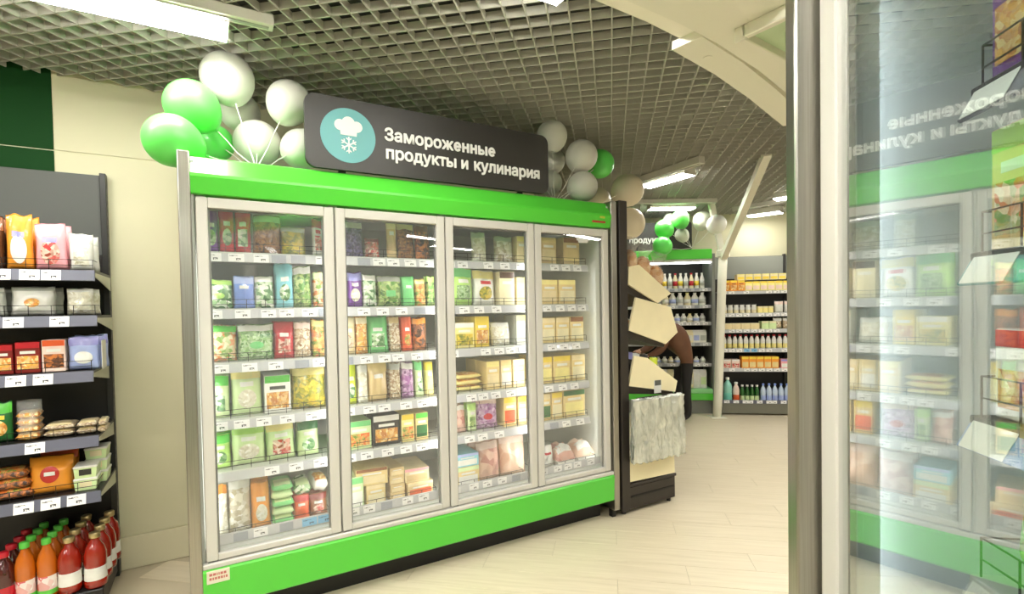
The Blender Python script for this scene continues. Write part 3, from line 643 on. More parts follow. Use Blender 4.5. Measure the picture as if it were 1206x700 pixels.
for i, (d, rw, u0, u1, h, kind, txt, m1, m2, m3) in enumerate(GOODS):
    rg = random.Random(i * 7 + 1); W = u1 - u0 - .002; seed = i + 1
    # goods stand a little behind the rail: their place along the shelf follows the sight line measured on the rail plane
    if kind == X:
        dp = .16; r = carton('carton', W, h, dp, m1, m2, m3, P['white'] if m1 is not P['white'] else P['dark'], (.12, .55))
        w = .172 + dp / 2; place(r, (u0 + u1) / 2, w, SHELF_TOP[rw - 1] + .0005, 0, rg.uniform(-.02, .02)); cat = 'carton'
        backs = [.165, .33]
    else:
        W *= 1.08; h *= 1.06; tk = min(.085, W * .62) * (1.3 if rw == 6 else 1)
        if kind == Cl: r = bag('frozen_bag', W, h, tk, seed, m1, m2, m3, None, (.3, .5), (.8, .97), (-.4, .4))
        else: r = bag('frozen_bag', W, h, tk, seed, m1, m2, m3, P['white'] if m1 is not P['white'] else P['red'], (.14, .52), (.74, .97))
        w = .175 + tk / 2; place(r, (u0 + u1) / 2, w, SHELF_TOP[rw - 1] + .0005, R_(-4) + rg.uniform(-.05, .03), rg.uniform(-.12, .12)); cat = 'bag'
        backs = [tk + .012, 2 * tk + .024] if rw > 1 else []
    grp = 'packs on the %s behind the %s' % (ROWW[rw], DOORW[d])
    lab(r, '%s on %s, %s' % (txt, ROWW[rw], DOORW[d]), cat, grp)
    if not (d == 3 and rw == 1):
        for bk in backs[:1]:
            c = copy_tree(r); place(c, (u0 + u1) / 2 + rg.uniform(-.004, .004), w + bk, SHELF_TOP[rw - 1] + .0005, R_(-4) if kind != X else 0, 0)
            c['label'] = 'rear ' + r['label']; r['label'] = 'front ' + r['label']
# stacks and loose packs on the bottom deck
def flat(u0, u1, h, z, dp, w, m1, m2, txt, d, seed, name='frozen_pack'):
    r = flatpack(name, u1 - u0, h, dp, seed, m1, m2); place(r, (u0 + u1) / 2, w + dp / 2, z, 0, random.Random(seed).uniform(-.05, .05))
    lab(r, '%s on bottom deck, %s' % (txt, DOORW[d]), 'pack', 'flat packs on the bottom deck, %s' % DOORW[d]); return r
zd = SHELF_TOP[5]
for k in range(5): flat(.312, .422, .046, zd + .045 * k, .2, .17, P['mgreen'] if k % 2 == 0 else P['pgreen'], P['pgreen'], ('lowest mint flat pack in the stack', 'second flat pack in the mint stack', 'middle mint flat pack in the stack', 'fourth flat pack in the mint stack', 'topmost mint flat pack in the stack')[k], 1, 40 + k)
flat(.428, .52, .08, zd + .126, .2, .2, F_leaf, P['pgreen'], 'leafy green flat pack above the red pouch', 1, 51)
flat(.524, .606, .09, zd + .13, .2, .2, P['white'], F_food, 'white flat pack above the brown pouch', 1, 52)
def bx(u0, u1, h, z, dp, w, m1, m2, m3, txt, d, yaw=0):
    r = carton('carton', u1 - u0, h, dp, m1, m2, m3, P['white']); place(r, (u0 + u1) / 2, w + dp / 2, z, 0, yaw)
    lab(r, '%s on bottom deck, %s' % (txt, DOORW[d]), 'carton', 'cartons on the bottom deck, %s' % DOORW[d]); return r
bx(.712, .80, .19, zd, .3, .165, P['pgreen'], P['mgreen'], P['white'], 'tall pale green carton', 2)
bx(.815, .93, .125, zd, .25, .175, P['kraft'], P['ltan'], P['cream'], 'straw carton under the dark topped one', 2, .03)
bx(.77, .955, .1, zd + .126, .26, .17, P['kraft'], P['brown'], P['ltan'], 'straw carton with brown band, on another carton', 2, -.08)
for k in range(4): bx(.96, 1.05, .05, zd + .0505 * k, .26, .17 + .004 * k, P['tan'], None, P['ltan'], ('lowest', 'second', 'third', 'topmost')[k] + ' thin tan carton in a stack', 2, .03 * (k % 2))
bx(1.06, 1.23, .09, zd, .28, .17, P['tan'], P['ltan'], P['ored'], 'tan carton with red picture, lower of two', 2, .05)
bx(1.065, 1.22, .085, zd + .091, .28, .18, P['ltan'], P['pink'], P['tan'], 'tan carton with pink band, upper of two', 2, -.06)
bx(1.398, 1.56, .13, zd, .25, .165, P['kraft'], P['pgreen'], P['white'], 'cream green carton under a blue one', 3)
bx(1.398, 1.56, .085, zd + .131, .25, .165, P['cyan'], P['lblue'], P['white'], 'light blue carton on a cream one', 3, -.03)
for k in range(3):
    r = flatpack('frozen_pack', .2, .04, .2, 60 + k, P['lyellow'], F_food); place(r, 1.508, .29, SHELF_TOP[3] + .04 * k, 0, .04 * k)
    lab(r, ('lowest', 'middle', 'topmost')[k] + ' flat yellowish pack in a pile on fourth shelf, third door', 'pack', 'pile of yellowish packs on the fourth shelf, third door')
# trays of meat by the bread stand
for u, txt, m in ((2.30, 'tray of dark meat under film', F_meat), (2.485, 'tray with a pale chicken under film', F_chick)):
    r = empty('meat_tray', (0, 0, 0)); mb = MB(); mb.prism([(-.09, .03), (-.075, 0), (.075, 0), (.09, .03)], -.11, .11, 'y'); part('tray', mb, P['white'], r)
    def f(s, t, side=0):
        a, b = 2 * s - 1, 2 * t - 1; e = (max(0, 1 - abs(a) ** 3) * max(0, 1 - abs(b) ** 3)) ** .6
        return Vector((a * .088, b * .108, .03 + e * (.1 + .035 * noise.noise(Vector((a * 2.5 + u, b * 2.5, 3))))))
    mb = MB(); mb.sheet(f, 14, 14); part('meat', mb, m, r, True)
    mb = MB(); mb.sheet(lambda s, t: Vector((.12 * s - .07, .06 * t - .09, .0325)) + Vector((0, 0, f(.5 + (.12 * s - .07) / .176, .5 + (.06 * t - .09) / .216).z - .029)), 6, 4); part('label', mb, P['white'], r, True)
    place(r, u, .30, zd + .002, 0, .0); lab(r, '%s on bottom deck, %s' % (txt, DOORW[4]), 'meat tray')

# ------------------------------------------------------------------ near freezer with the reflecting doors
NO = NV * .49 + NS * 1.24; NANG = -math.pi / 2 - MA
def TN(u, w, z=0): p = NO - NS * u + NV * w; return Vector((p.x, p.y, z))
FN = freezer('glass_door_freezer', 'freezer with a brushed steel end trim and reflecting glass doors', (NO.x, NO.y, 0), NANG, 4, .64, (-.012, 2.572), 2.60, 2.42, .075, M_glass2, .045, .06, M_liner=mat('near_liner', C(206, 212, 212), .5), M_led=emis('near_led_strip', (.9, .95, 1), 8.0), led_top=2.22)
RAILN = [1.905, 1.615, 1.325, 1.035, .75]
M_teal = mat('teal_rail', C(70, 150, 150), .25, coat=.5); M_lil = mat('lilac_rail', C(150, 176, 220), .25, coat=.5)
for k, z in enumerate(RAILN):
    sh = shelf_unit(FN, .2, 1.5, .165, z, .5, (M_railg, M_teal, M_lil, M_railw, M_railw)[k], [(.26 + .16 * j, P['white'], .1) for j in range(6)], rng, tagh=.055, guard=.07, rail_h=.062, tilt=R_(-28))
def placen(r, u, w, z, yaw=0): r.location = TN(u, w, z); r.rotation_euler = (0, 0, NANG + yaw)
NEAR = [(0, .245, .11, .23, carton, (P['purple'], P['lav'], F_food), 'purple carton with food picture'), (0, .37, .12, .22, carton, (P['lav'], P['purple'], F_redmix), 'lilac carton with red picture'),
        (1, .25, .12, .21, carton, (P['kraft'], P['lgreen'], F_mix), 'straw carton with green top and window'), (1, .385, .13, .2, carton, (P['kraft'], P['brown'], F_food), 'straw carton with brown top'),
        (2, .255, .11, .155, carton, (P['white'], P['red'], F_food), 'white carton with red corner and pastry picture'), (2, .38, .12, .15, carton, (P['pinkw'], P['red'], F_food), 'pinkish carton with pastry picture'),
        (3, .26, .14, .17, bag, (P['green'], P['lgreen'], F_veg), 'shiny green bag'), (3, .42, .14, .17, bag, (P['lgreen'], P['green'], F_veg), 'light green bag')]
for k, u, W, h, fn, ms, txt in NEAR:
    if fn is carton: r = carton('carton', W, h, .12, ms[0], ms[1], ms[2], P['white'])
    else: r = bag('frozen_bag', W, h, .08, k * 9 + u * 10, *ms, P['white'])
    placen(r, u + .02, .255, RAILN[k] + .0315)
    lab(r, '%s on the %s of the steel-trimmed freezer' % (txt, ('top shelf', 'second shelf', 'third shelf', 'fourth shelf')[k]), 'carton' if fn is carton else 'bag', 'packs in the steel-trimmed freezer')

# ------------------------------------------------------------------ dry-goods wall shelf by the cream wall
GO = empty('wall_shelf', T(-.47, 1.02), ANG); lab(GO, 'dark wall shelving unit with grey back panel beside the cream wall', 'shelving')
GL = 1.55; M_gp = mat('grey_back_panel', C(84, 87, 83), .55); M_up = mat('upright', C(38, 38, 36), .4)
mb = MB(); mb.box(-GL, -.02, -.03, -.01, 1.92, 2.392, .002, 1); part('back_panel', mb, M_gp, GO)
mb = MB(); mb.box(-GL, -.02, -.03, -.01, .14, 1.915, .002, 1); part('back_panel', mb, M_dark, GO)
for x in (-.02, -1.02):
    mb = MB(); mb.box(x, x + .03, -.06, 0, 0, 2.40, .002, 1); up = part('upright', mb, M_up, GO)
    mb = MB()
    for k in range(44): mb.box(x + .0298, x + .0305, -.045, -.033, .25 + k * .048, .25 + k * .048 + .024)
    hole = part('slots', mb, M_black, up); hole['kind'] = 'stuff'
mb = MB(); mb.box(-GL, .0, -.50, -.03, .03, .135, .004, 1); part('base_deck', mb, M_dark, GO)
mb = MB(); mb.box(-GL, .0, -.505, -.49, .0, .08, .002, 1); part('kick_plate', mb, M_gp, GO)
GZ = [1.769, 1.537, 1.252, .916, .628]; GTOP = [1.800, 1.568, 1.283, .947, .659, .136]
GD = [(.50, -.455), (.50, -.452), (.5, -.475), (.5, -.463), (.5, -.462)]
for k, z in enumerate(GZ):
    x1 = GD[k][1] + .47
    tg = {0: (-.34, -.235, -.155), 1: (-.30, -.13), 2: (-.30, -.2), 3: (-.24,), 4: (-.29, -.19, -.09)}[k]
    sh = shelf_unit(GO, -GL, x1 - .0, -.52, z, .46, M_railg, [(t, M_tag, .075) for t in tg] + [(-.5 - .2 * j, M_tag, .062) for j in range(4)], rng, tagh=.052, guard=.05 if k < 5 else 0, rail_h=.056)
    mb = MB(); mb.prism([(-.50, z + .015), (-.50, z - .005), (-.06, z - .06), (-.06, z + .015)], x1 - .004, x1, 'x'); part('bracket', mb, mat('pale_bracket', C(200, 200, 176), .4), sh)
def pg(r, u, w, row, dz=0, yaw=0, lean=0): place(r, u, w, GTOP[row - 1] + .0008 + dz, lean, yaw)
SW = 'dark wall shelving'
def L(r, txt, cat, row, grp=None): return lab(r, '%s on %s of %s' % (txt, ('top shelf', 'second shelf', 'third shelf', 'fourth shelf', 'fifth shelf', 'base')[row - 1], SW), cat, grp)
for i, (row, u0, u1, h, m1, m2, m3, txt) in enumerate([
    (1, -.805, -.702, .27, P['orange'], P['white'], P['lav'], 'orange paper pack with white label'), (1, -.697, -.572, .235, P['pink'], P['pink'], F_redmix, 'pink paper pack'), (1, -.567, -.464, .19, P['white'], P['grey'], F_white, 'white film pack'),
    (1, -.93, -.81, .26, P['dbrown'], P['brown'], P['yellow'], 'dark brown pack with yellow label')]):
    r = bag('snack_pack', u1 - u0, h, .07, 100 + i, m1, m2 if i != 0 else P['orange'], m3 if i else P['white'], P['lav'] if i < 2 else None, (.1, .62))
    pg(r, (u0 + u1) / 2, .575, row); L(r, txt, 'pack', row)
    c = copy_tree(r); pg(c, (u0 + u1) / 2 + .008, .66, row)
    L(r, 'front ' + txt, 'pack', row); L(c, 'rear ' + txt, 'pack', row); r['group'] = c['group'] = 'paper packs on the top shelf of the dark wall shelving'
for i, (u0, u1, h, m1, m2, m3, txt) in enumerate([(-.80, -.625, .145, P['white'], P['grey'], F_food, 'wide white film pack with golden print'), (-.585, -.472, .14, F_white, P['white'], None, 'rounded white film pack'), (-.98, -.81, .14, P['grey'], P['white'], F_food, 'clear grey film pack')]):
    r = bag('bread_pack', u1 - u0, h, .09, 115 + i, m1, m2, m3, None, (.3, .6), (.85, .97), (-.35, .35)); pg(r, (u0 + u1) / 2, .585, 2); L(r, 'front ' + txt, 'pack', 2)
    c = copy_tree(r); pg(c, (u0 + u1) / 2 + .01, .69, 2); L(c, 'rear ' + txt, 'pack', 2); r['group'] = c['group'] = 'white film packs on the second shelf of the dark wall shelving'
for i, (u0, u1, h, m1, m2, m3, txt) in enumerate([(-.885, -.789, .145, P['maroon'], P['red'], F_food, 'dark red cookie box'), (-.783, -.688, .155, P['maroon'], P['red'], F_food, 'dark red cookie box'), (-.683, -.591, .162, P['pinkw'], P['ored'], F_dk, 'cream cookie box with red top')]):
    r = carton('cookie_box', u1 - u0, h, .06, m1, m2, m3, P['white']); pg(r, (u0 + u1) / 2, .575, 3); L(r, txt, 'box', 3, 'cookie boxes on the third shelf of the dark wall shelving')
    r['label'] = 'front ' + r['label'] + (' beside the cream box' if i == 1 else '')
    for k in range(2): c = copy_tree(r); pg(c, (u0 + u1) / 2, .64 + .065 * k, 3); c['label'] = r['label'].replace('front', ('middle', 'rear')[k])
for k in range(3):
    r = bag('snack_pack', .128, .175, .05, 130 + k, P['lblue'], P['lav'], P['white'], None); pg(r, -.522 + .01 * k, .575 + .065 * k, 3, 0, .04 * k); L(r, ('front', 'middle', 'rear')[k] + ' light blue pouch', 'pack', 3, 'light blue pouches on the third shelf of the dark wall shelving')
mb = MB(); mb.box(-.001, .001, -.06, .06, 0, .15); r = part('price_card', mb, P['white']); pg(r, -.444, .60, 3); L(r, 'white side card', 'card', 3)
r = bag('snack_pack', .09, .2, .06, 140, P['dgreen'], P['green'], F_food, P['yellow']); pg(r, -.85, .58, 4); L(r, 'dark green pack', 'pack', 4)
for k in range(4):
    r = flatpack('cookie_pack', .09, .036, .12, 150 + k, F_food, P['tan']); pg(r, -.747, .6, 4, .036 * k, .03 * k); L(r, ('lowest', 'second', 'third', 'topmost')[k] + ' cookie pack inside the clear bag', 'pack', 4, 'pile of cookie packs on the fourth shelf')
def wrap(W, H, Dp, seed, name='film_wrap'):
    r = smooth_bag(W, H, Dp, seed, None, name); return r
o = link('clear_bag', smooth_bag(.10, .2, .13, 155, None, 'clear_bag'), CLEAR); pg(o, -.747, .6, 4); L(o, 'clear crinkled bag around the cookie pile', 'bag', 4)
for i, (u0, u1) in enumerate([(-.693, -.57), (-.563, -.48), (-.476, -.44)]):
    for k in range(2):
        r = flatpack('seed_pack', u1 - u0, .034, .16, 160 + i * 3 + k, F_stick, P['ltan']); pg(r, (u0 + u1) / 2, .62, 4, .034 * k, .05 * k); L(r, ('wide', 'medium', 'narrow')[i] + (' lower', ' upper')[k] + ' flat pack of pale seeds', 'pack', 4, 'flat seed packs on the fourth shelf of the dark wall shelving')
for k in range(3):
    r = flatpack('snack_pack', .17, .05, .16, 170 + k, F_dk, F_orange); pg(r, -.82 - .01 * k, .62, 5, .05 * k, .06); L(r, ('lowest', 'middle', 'topmost')[k] + ' flat dark pack with orange print', 'pack', 5, 'pile of dark packs on the fifth shelf')
r = bag('snack_pack', .18, .19, .09, 175, P['orange'], P['orange'], None, None)
def ell(W, H, Tk, seed, cx, cz, rx, rz):
    pass
link('round_label', smooth_bag(.18, .19, .09, 175, None, 'round_label', -.44, .44, .26, .70, .003, False, 8, 6, disc=True), mat('film_brick', C(190, 50, 40), .3), r)
link('label_text', smooth_bag(.18, .19, .09, 175, None, 'label_text', -.25, .25, .45, .55, .005, False, 6, 2), P['white'], r)
pg(r, -.675, .585, 5, 0, 0, R_(-14)); L(r, 'orange snack bag with round red label', 'bag', 5)
r = bag('snack_pack', .17, .2, .08, 176, P['orange'], P['ored'], F_orange, None); pg(r, -.665, .70, 5, 0, -.1, R_(-8)); L(r, 'orange snack bag behind the red-labelled one', 'bag', 5)
for k in range(5):
    r = empty('tub', (0, 0, 0)); mb = MB(); mb.prism([(-.042, 0), (.042, 0), (.048, .05), (-.048, .05)], -.06, .06, 'y'); part('cup', mb, P['pgreen'], r)
    mb = MB(); mb.box(-.05, .05, -.062, .062, .05, .062, .003, 1); part('lid', mb, P['white'], r); mb = MB(); mb.box(-.025, .025, -.0625, -.06, .015, .045); part('label', mb, P['dark'] if k == 1 else P['cream'], r)
    pg(r, -.53 if k < 2 else -.505, .60 if k < 2 else .73, 5, .0635 * (k if k < 2 else k - 2)); L(r, ('lower front', 'upper front', 'lowest rear', 'middle rear', 'topmost rear')[k] + ' pale green tub with white lid', 'tub', 5, 'tubs on the fifth shelf of the dark wall shelving')
# juice bottles on the base
def bottle(name, R, H, body_m, cap_m, lab_m, neck=.38, seg=18, band_m=None):
    r = empty(name, (0, 0, 0))
    pr = [(R * .9, 0), (R, .012), (R * .97, H * .18), (R * .93, H * .3), (R * .97, H * .42), (R, H * .5), (R * .98, H * .62), (R * .8, H * .74), (R * neck * 1.2, H * .84), (R * neck, H * .88), (R * neck, H * .93)]
    mb = MB(); mb.lathe(pr, seg); part('flask', mb, body_m, r, True)
    mb = MB(); mb.lathe([(R * neck * 1.25, H * .9), (R * neck * 1.3, H * .91), (R * neck * 1.3, H * .99), (R * neck * 1.15, H)], seg); part('cap', mb, cap_m, r, True)
    mb = MB(); mb.lathe([(R * 1.005, H * .07), (R * 1.012, H * .08), (R * .985, H * .2), (R * .945, H * .3), (R * .96, H * .38), (R * .955, H * .385)], seg); part('label', mb, lab_m, r, True)
    if band_m: mb = MB(); mb.lathe([(R * 1.012, H * .0705), (R * 1.018, H * .08), (R * 1.0, H * .15), (R * .99, H * .155)], seg); part('label_band', mb, band_m, r, True)
    return r
M_oj = mat('orange_juice', C(196, 100, 16), .12, coat=1); M_tj = mat('tomato_juice', C(150, 28, 10), .12, coat=1); M_dj = mat('dark_juice', C(70, 14, 14), .12, coat=1); M_gold = mat('gold_cap', C(200, 180, 130), .3, .8)
F_lab = lumps(K(236, 236, 226), K(210, 40, 50), K(240, 240, 232), 16)
kinds = [('cherry_juice_bottle', .046, .27, M_dj, P['red'], P['red'], 'dark red juice bottle'), ('orange_juice_bottle', .041, .30, M_oj, P['green'], F_lab, 'orange juice bottle with green cap'), ('tomato_juice_bottle', .05, .285, M_tj, M_gold, P['white'], 'red tomato juice bottle with gold cap')]
for k, u in ((0, -.862), (1, -.783), (1, -.70), (2, -.612), (2, -.508)):
    kd = kinds[k]; r = bottle(kd[0], *kd[1:6], band_m=P['green'] if k == 1 else M_tj if k == 2 else None)
    FILE = {-.862: 'on the dark shelving base', -.783: 'file next to the dark juice', -.70: 'file next to the tomato juice', -.612: 'file next to the orange juice', -.508: 'file next to the upright'}[u]
    lab(r, 'front %s, %s' % (kd[6], FILE), 'bottle', '%ss on the shelving base' % kd[6])
    pg(r, u, .575, 6)
    for j in range(1, 4): c = copy_tree(r); pg(c, u + .006 * j, .575 + j * (kd[1] * 2 + .006), 6); c['label'] = r['label'].replace('front', ('second', 'third', 'rear')[j - 1])

# ------------------------------------------------------------------ bread stand at the end of the freezer
BS = empty('bread_stand', T(0, 0), ANG); lab(BS, 'dark bread display stand with cream side boards at the freezer end', 'display stand')
M_bs = mat('stand_dark', C(48, 42, 36), .45); M_bd = mat('cream_board', C(244, 233, 192), .5, var=.05, scale=5)
mb = MB(); mb.box(2.655, 2.735, -.01, .56, .03, 2.345, .004, 1); part('back_panel', mb, M_bs, BS)
mb = MB(); mb.box(2.735, 3.225, .0, .54, .03, .20, .006, 1); part('base', mb, M_bs, BS)
mb = MB(); mb.box(2.74, 3.235, -.004, .55, .2, .222, .003, 1); part('base_top', mb, M_bs, BS)
mb = MB(); mb.box(2.75, 3.20, -.006, .0, .118, .13); part('base_groove', mb, M_black, BS)
for x in (2.70, 3.18):
    for y in (.03, .5):
        mb = MB(); mb.lathe([(.016, 0), (.016, .03)], 10, (x, y, 0)); part('foot', mb, M_black, BS)
polys = [[(2.745, 1.73), (3.05, 1.585), (3.20, 1.66), (2.86, 1.878), (2.755, 1.86)], [(2.745, 1.385), (3.135, 1.262), (3.27, 1.35), (3.195, 1.552), (2.825, 1.63)], [(2.742, .965), (3.235, .875), (3.26, .96), (2.935, 1.165), (2.80, 1.19)], [(2.738, .24), (3.22, .226), (3.215, .375), (2.738, .42)]]
for i, pl in enumerate(polys):
    for y in (.0, .52):
        mb = MB(); mb.prism(pl, y, y + .018, 'y'); part('side_board', mb, M_bd, BS)
    a, b = pl[0], pl[1]
    mb = MB(); mb.prism([(a[0], a[1] + .005), (b[0], b[1] + .005), (b[0], b[1] - .025), (a[0], a[1] - .06)], .02, .518, 'y'); part('tray_bottom', mb, M_bs, BS)
    if i < 3:
        c = pl[2]; mb = MB(); mb.prism([(b[0] - .012, b[1]), (b[0], b[1]), (c[0], c[1]), (c[0] - .014, c[1])], .02, .518, 'y'); part('tray_front', mb, M_bd, BS)
mb = MB(); mb.box(3.0, 3.075, -.004, 0, .885, .985, .001, 1); hc = part('price_holder', mb, mat('holder_white', C(230, 230, 224), .4), BS)
mb = MB(); mb.box(3.005, 3.07, -.006, -.003, .945, .985); part('holder_top', mb, M_gp, hc)
F_bread = lumps(K(222, 160, 84), K(240, 200, 140), K(200, 130, 60), 20)
for i, (u, w, z, t) in enumerate([(2.80, .12, 1.735, .5), (2.94, .12, 1.69, .45), (3.075, .12, 1.625, .5), (2.82, .33, 1.735, .45), (2.965, .33, 1.685, .5)]):
    r = empty('bread_bag', (0, 0, 0)); rs = Vector((i * 3, 1, 2))
    def f(s, t_, k=1.0, o=0):
        a, b = s * 2 * math.pi, t_; rr_ = .065 * (math.sin(math.pi * min(.98, max(.02, b))) ** .5) * k * (1 + .15 * noise.noise(Vector((math.cos(a), math.sin(a), b * 3)) + rs))
        return Vector((rr_ * math.cos(a), rr_ * math.sin(a) * 1.25, b * .2 + o))
    mb = MB(); mb.sheet(lambda s, t_: f(s, t_), 14, 8); part('loaf', mb, F_bread, r, True)
    mb = MB(); mb.sheet(lambda s, t_: (f(s, t_ * .9, 1.08) if t_ < .8 else f(s, .72, .35 + 2.6 * (t_ - .8) + .25 * noise.noise(Vector((s * 9, t_ * 5, i))), (t_ - .8) * .45 + .05)), 18, 12); part('bag_film', mb, film('bread_film', .22, (.95, .9, .82)), r, True)
    r.location = T(u, w, z + .06); r.rotation_euler = (0, R_(22), ANG); r.scale = (1.15, 1.15, 1.1); lab(r, 'bagged loaf of bread in the top tray of the bread stand', 'bread', 'bagged loaves in the top tray of the bread stand')
for i, (u, w, z, m1, m2, txt) in enumerate([(2.80, .10, 1.00, P['dark'], P['lav'], 'dark pack'), (2.89, .12, .985, F_dk, P['white'], 'black and white printed pack'), (2.98, .12, .965, F_stick, P['dark'], 'speckled pack'), (3.10, .13, .935, P['dgreen'], P['lime'], 'green pack with lime top'), (2.86, .3, 1.0, F_food, P['pinkw'], 'tan pack')]):
    r = bag('snack_pack', .1, .22, .07, 200 + i, m1, m2, None, None); r.location = T(u, w, z); r.rotation_euler = (0, R_(8), ANG); lab(r, '%s standing in the third tray of the bread stand' % txt, 'pack')
for i, (u, m1) in enumerate([(2.84, F_bread), (2.97, F_food)]):
    r = flatpack('bread_pack', .11, .08, .2, 210 + i, m1, P['cream']); r.location = T(u, .3, 1.42 - (u - 2.84) * .3); r.rotation_euler = (0, R_(17), ANG); lab(r, ('tan', 'golden')[i] + ' bread pack in the second tray of the bread stand', 'bread')
# film-wrapped stack hung on the stand front
FW = empty('wrapped_bundle', T(3.0, -.03, .40), ANG); lab(FW, 'bundle of clear crinkled plastic bags hanging on the bread stand', 'plastic bags')
M_foil = mat('crinkled_film', C(214, 218, 210), .16, .55, var=.25, scale=9, bump=.8, bscale=22, stretch=(2.0, 2.0, .9))
for k in range(4):
    rs = Vector((k * 5.0, 1, 3))
    def f(s, t_):
        a = 2 * s - 1; x = a * .265 * (1 + .05 * (1 - t_)) + .012 * noise.noise(Vector((a * 2, t_ * 6, k)) + rs); z = .47 * t_ + .02 * noise.noise(Vector((a * 5, k, 1)) + rs) * (1 - t_ + .3)
        return Vector((x - .012 * k, -.022 * k + .02 * noise.noise(Vector((a * 5, t_ * 2.0, k)) + rs) + .014 * abs(noise.noise(Vector((a * 11, t_ * 7, k)) + rs)) + .008 * abs(noise.noise(Vector((a * 26, t_ * 16, k)) + rs)), z))
    mb = MB(); mb.sheet(f, 70, 50); o = part('plastic_bag', mb, M_foil, FW, True)
    md = o.modifiers.new('thick', 'SOLIDIFY'); md.thickness = .004
mb = MB(); mb.box(-.2, .2, .0, .02, .462, .472, .003, 1); part('hanger_bar', mb, M_wire, FW)

# ------------------------------------------------------------------ balloons
M_bw = mat('balloon_white', C(222, 222, 210), .42, coat=.1); M_bg = mat('balloon_green', C(104, 230, 98), .35, coat=.15); M_bc = mat('balloon_cream', C(232, 220, 194), .4, coat=.1); M_rib = mat('ribbon', C(232, 232, 222), .4)
for m in (M_bw, M_bg, M_bc):
    m.node_tree.nodes['Principled BSDF'].inputs['Subsurface Weight'].default_value = .08; m.node_tree.nodes['Principled BSDF'].inputs['Subsurface Radius'].default_value = (.04, .04, .04)
bal_me = {}
def balloon(c, r, m, anchor, label, group):
    c, anchor = Vector(c), Vector(anchor); d = (c - anchor); d.z = max(d.z, .12); d.normalize()
    o = empty('balloon', c); o.rotation_mode = 'QUATERNION'; o.rotation_quaternion = Vector((0, 0, 1)).rotation_difference(d)
    if 'b' not in bal_me:
        pr = []
        for k in range(25):
            t = math.pi * k / 24; z = -math.cos(t); rad = math.sin(t) * (1 - .12 * max(0, -z) ** 1.5)
            pr.append((max(.035, rad) if k == 0 else max(.0005, rad), z * (1.18 if z < 0 else 1.0)))
        mb = MB(); mb.lathe(pr, 32); bal_me['b'] = mb.mesh('envelope', True)
        mb = MB(); mb.lathe([(.035, -1.18), (.03, -1.21), (.07, -1.28), (.055, -1.285)], 12); bal_me['k'] = mb.mesh('knot', True)
    for n, k in (('envelope', 'b'), ('knot', 'k')):
        p = bpy.data.objects.new(n, bal_me[k].copy()); COL.objects.link(p); p.parent = o; p.scale = (r, r, r); p.data.materials.append(m)
    tip = c - d * r * 1.25; q = o.rotation_quaternion.inverted()
    mid = (tip + anchor) / 2 + Vector((0, 0, -.015)); pts = [tip, tip.lerp(mid, .5) + Vector((0, 0, .004)), mid, anchor]
    mb = MB(); mb.tube([q @ (p - c) for p in pts], .003, 6); part('ribbon', mb, M_rib, o)
    return lab(o, label, 'balloon', group)
ka = T(.285, .2, 2.335)
AG = 'balloons above the door beside the cream wall'
for u, w, z, r, m, txt in [(.167, .35, 2.848, .135, M_bw, 'large white balloon, highest of the bunch over the green wall side'), (.233, .585, 2.755, .112, M_bw, 'white balloon tucked behind the highest white one'), (-.001, .25, 2.631, .128, M_bg, 'tall green balloon leaning against the highest white balloon'),
                           (-.085, .14, 2.41, .126, M_bg, 'green balloon overhanging the freezer corner'), (.10, .57, 2.549, .103, M_bg, 'green balloon behind the other green ones'), (.312, .45, 2.545, .128, M_bw, 'white balloon low above the freezer header'),
                           (.472, .32, 2.762, .122, M_bw, 'white balloon above the sign corner with the emblem'), (.542, .36, 2.52, .116, M_bw, 'white balloon half hidden behind the emblem end of the sign')]:
    balloon(T(u, w, z), r, m, ka, txt, AG)
kb = T(2.23, .2, 2.335); BG = 'balloons at the bread stand end of the freezer'
for u, w, z, r, m, txt in [(2.32, .35, 2.868, .116, M_bw, 'upper white balloon behind the lettered end of the sign'), (2.463, .56, 2.751, .106, M_bw, 'white balloon between the upper one and the freezer'), (2.56, .3, 2.735, .124, M_bw, 'round white balloon beside a green one'), (2.956, .55, 2.788, .122, M_bg, 'green balloon half hidden behind a white one above the freezer'),
                           (2.526, .25, 2.485, .116, M_bw, 'white balloon resting low on the freezer header end'), (2.38, .48, 2.55, .1, M_bw, 'small white balloon tied close to the knot'), (2.171, .62, 2.87, .075, M_bw, 'little white balloon peeking over the sign'),
                           (3.316, .6, 2.61, .145, M_bc, 'cream balloon above the bread stand'), (3.186, .87, 2.55, .13, M_bc, 'cream balloon behind the bread stand top'), (3.473, .75, 2.345, .148, M_bc, 'cream balloon low beside the bread stand')]:
    balloon(T(u, w, z), r, m, kb if u < 3 else T(2.69, .5, 2.34), txt, BG)
kc = (2.58, 7.3, 2.385); CG = 'balloons on the far dairy fridge'
for x, z, r, m, txt, y in [(2.217, 2.675, .133, M_bg, 'upper left-hanging green balloon over the far dairy fridge', 7.08), (2.189, 2.43, .137, M_bg, 'green balloon covering the far dairy sign', 6.98), (2.451, 2.81, .13, M_bg, 'highest green balloon over the far dairy fridge', 7.1), (2.304, 2.80, .1, M_bw, 'white balloon behind the far green balloons', 7.31),
                           (2.77, 2.79, .132, M_bw, 'white balloon on a long ribbon over the far fridge', 7.15), (2.977, 2.73, .137, M_bw, 'white balloon beside the far forked column', 6.85), (2.473, 2.585, .1, M_bw, 'small pale balloon between the far ribbons', 7.3)]:
    balloon((x * y / 7.4, y, 1.56 + (z - 1.56) * y / 7.4), r * y / 7.4, m, kc, txt.replace('upper left-hanging', 'upper'), CG)

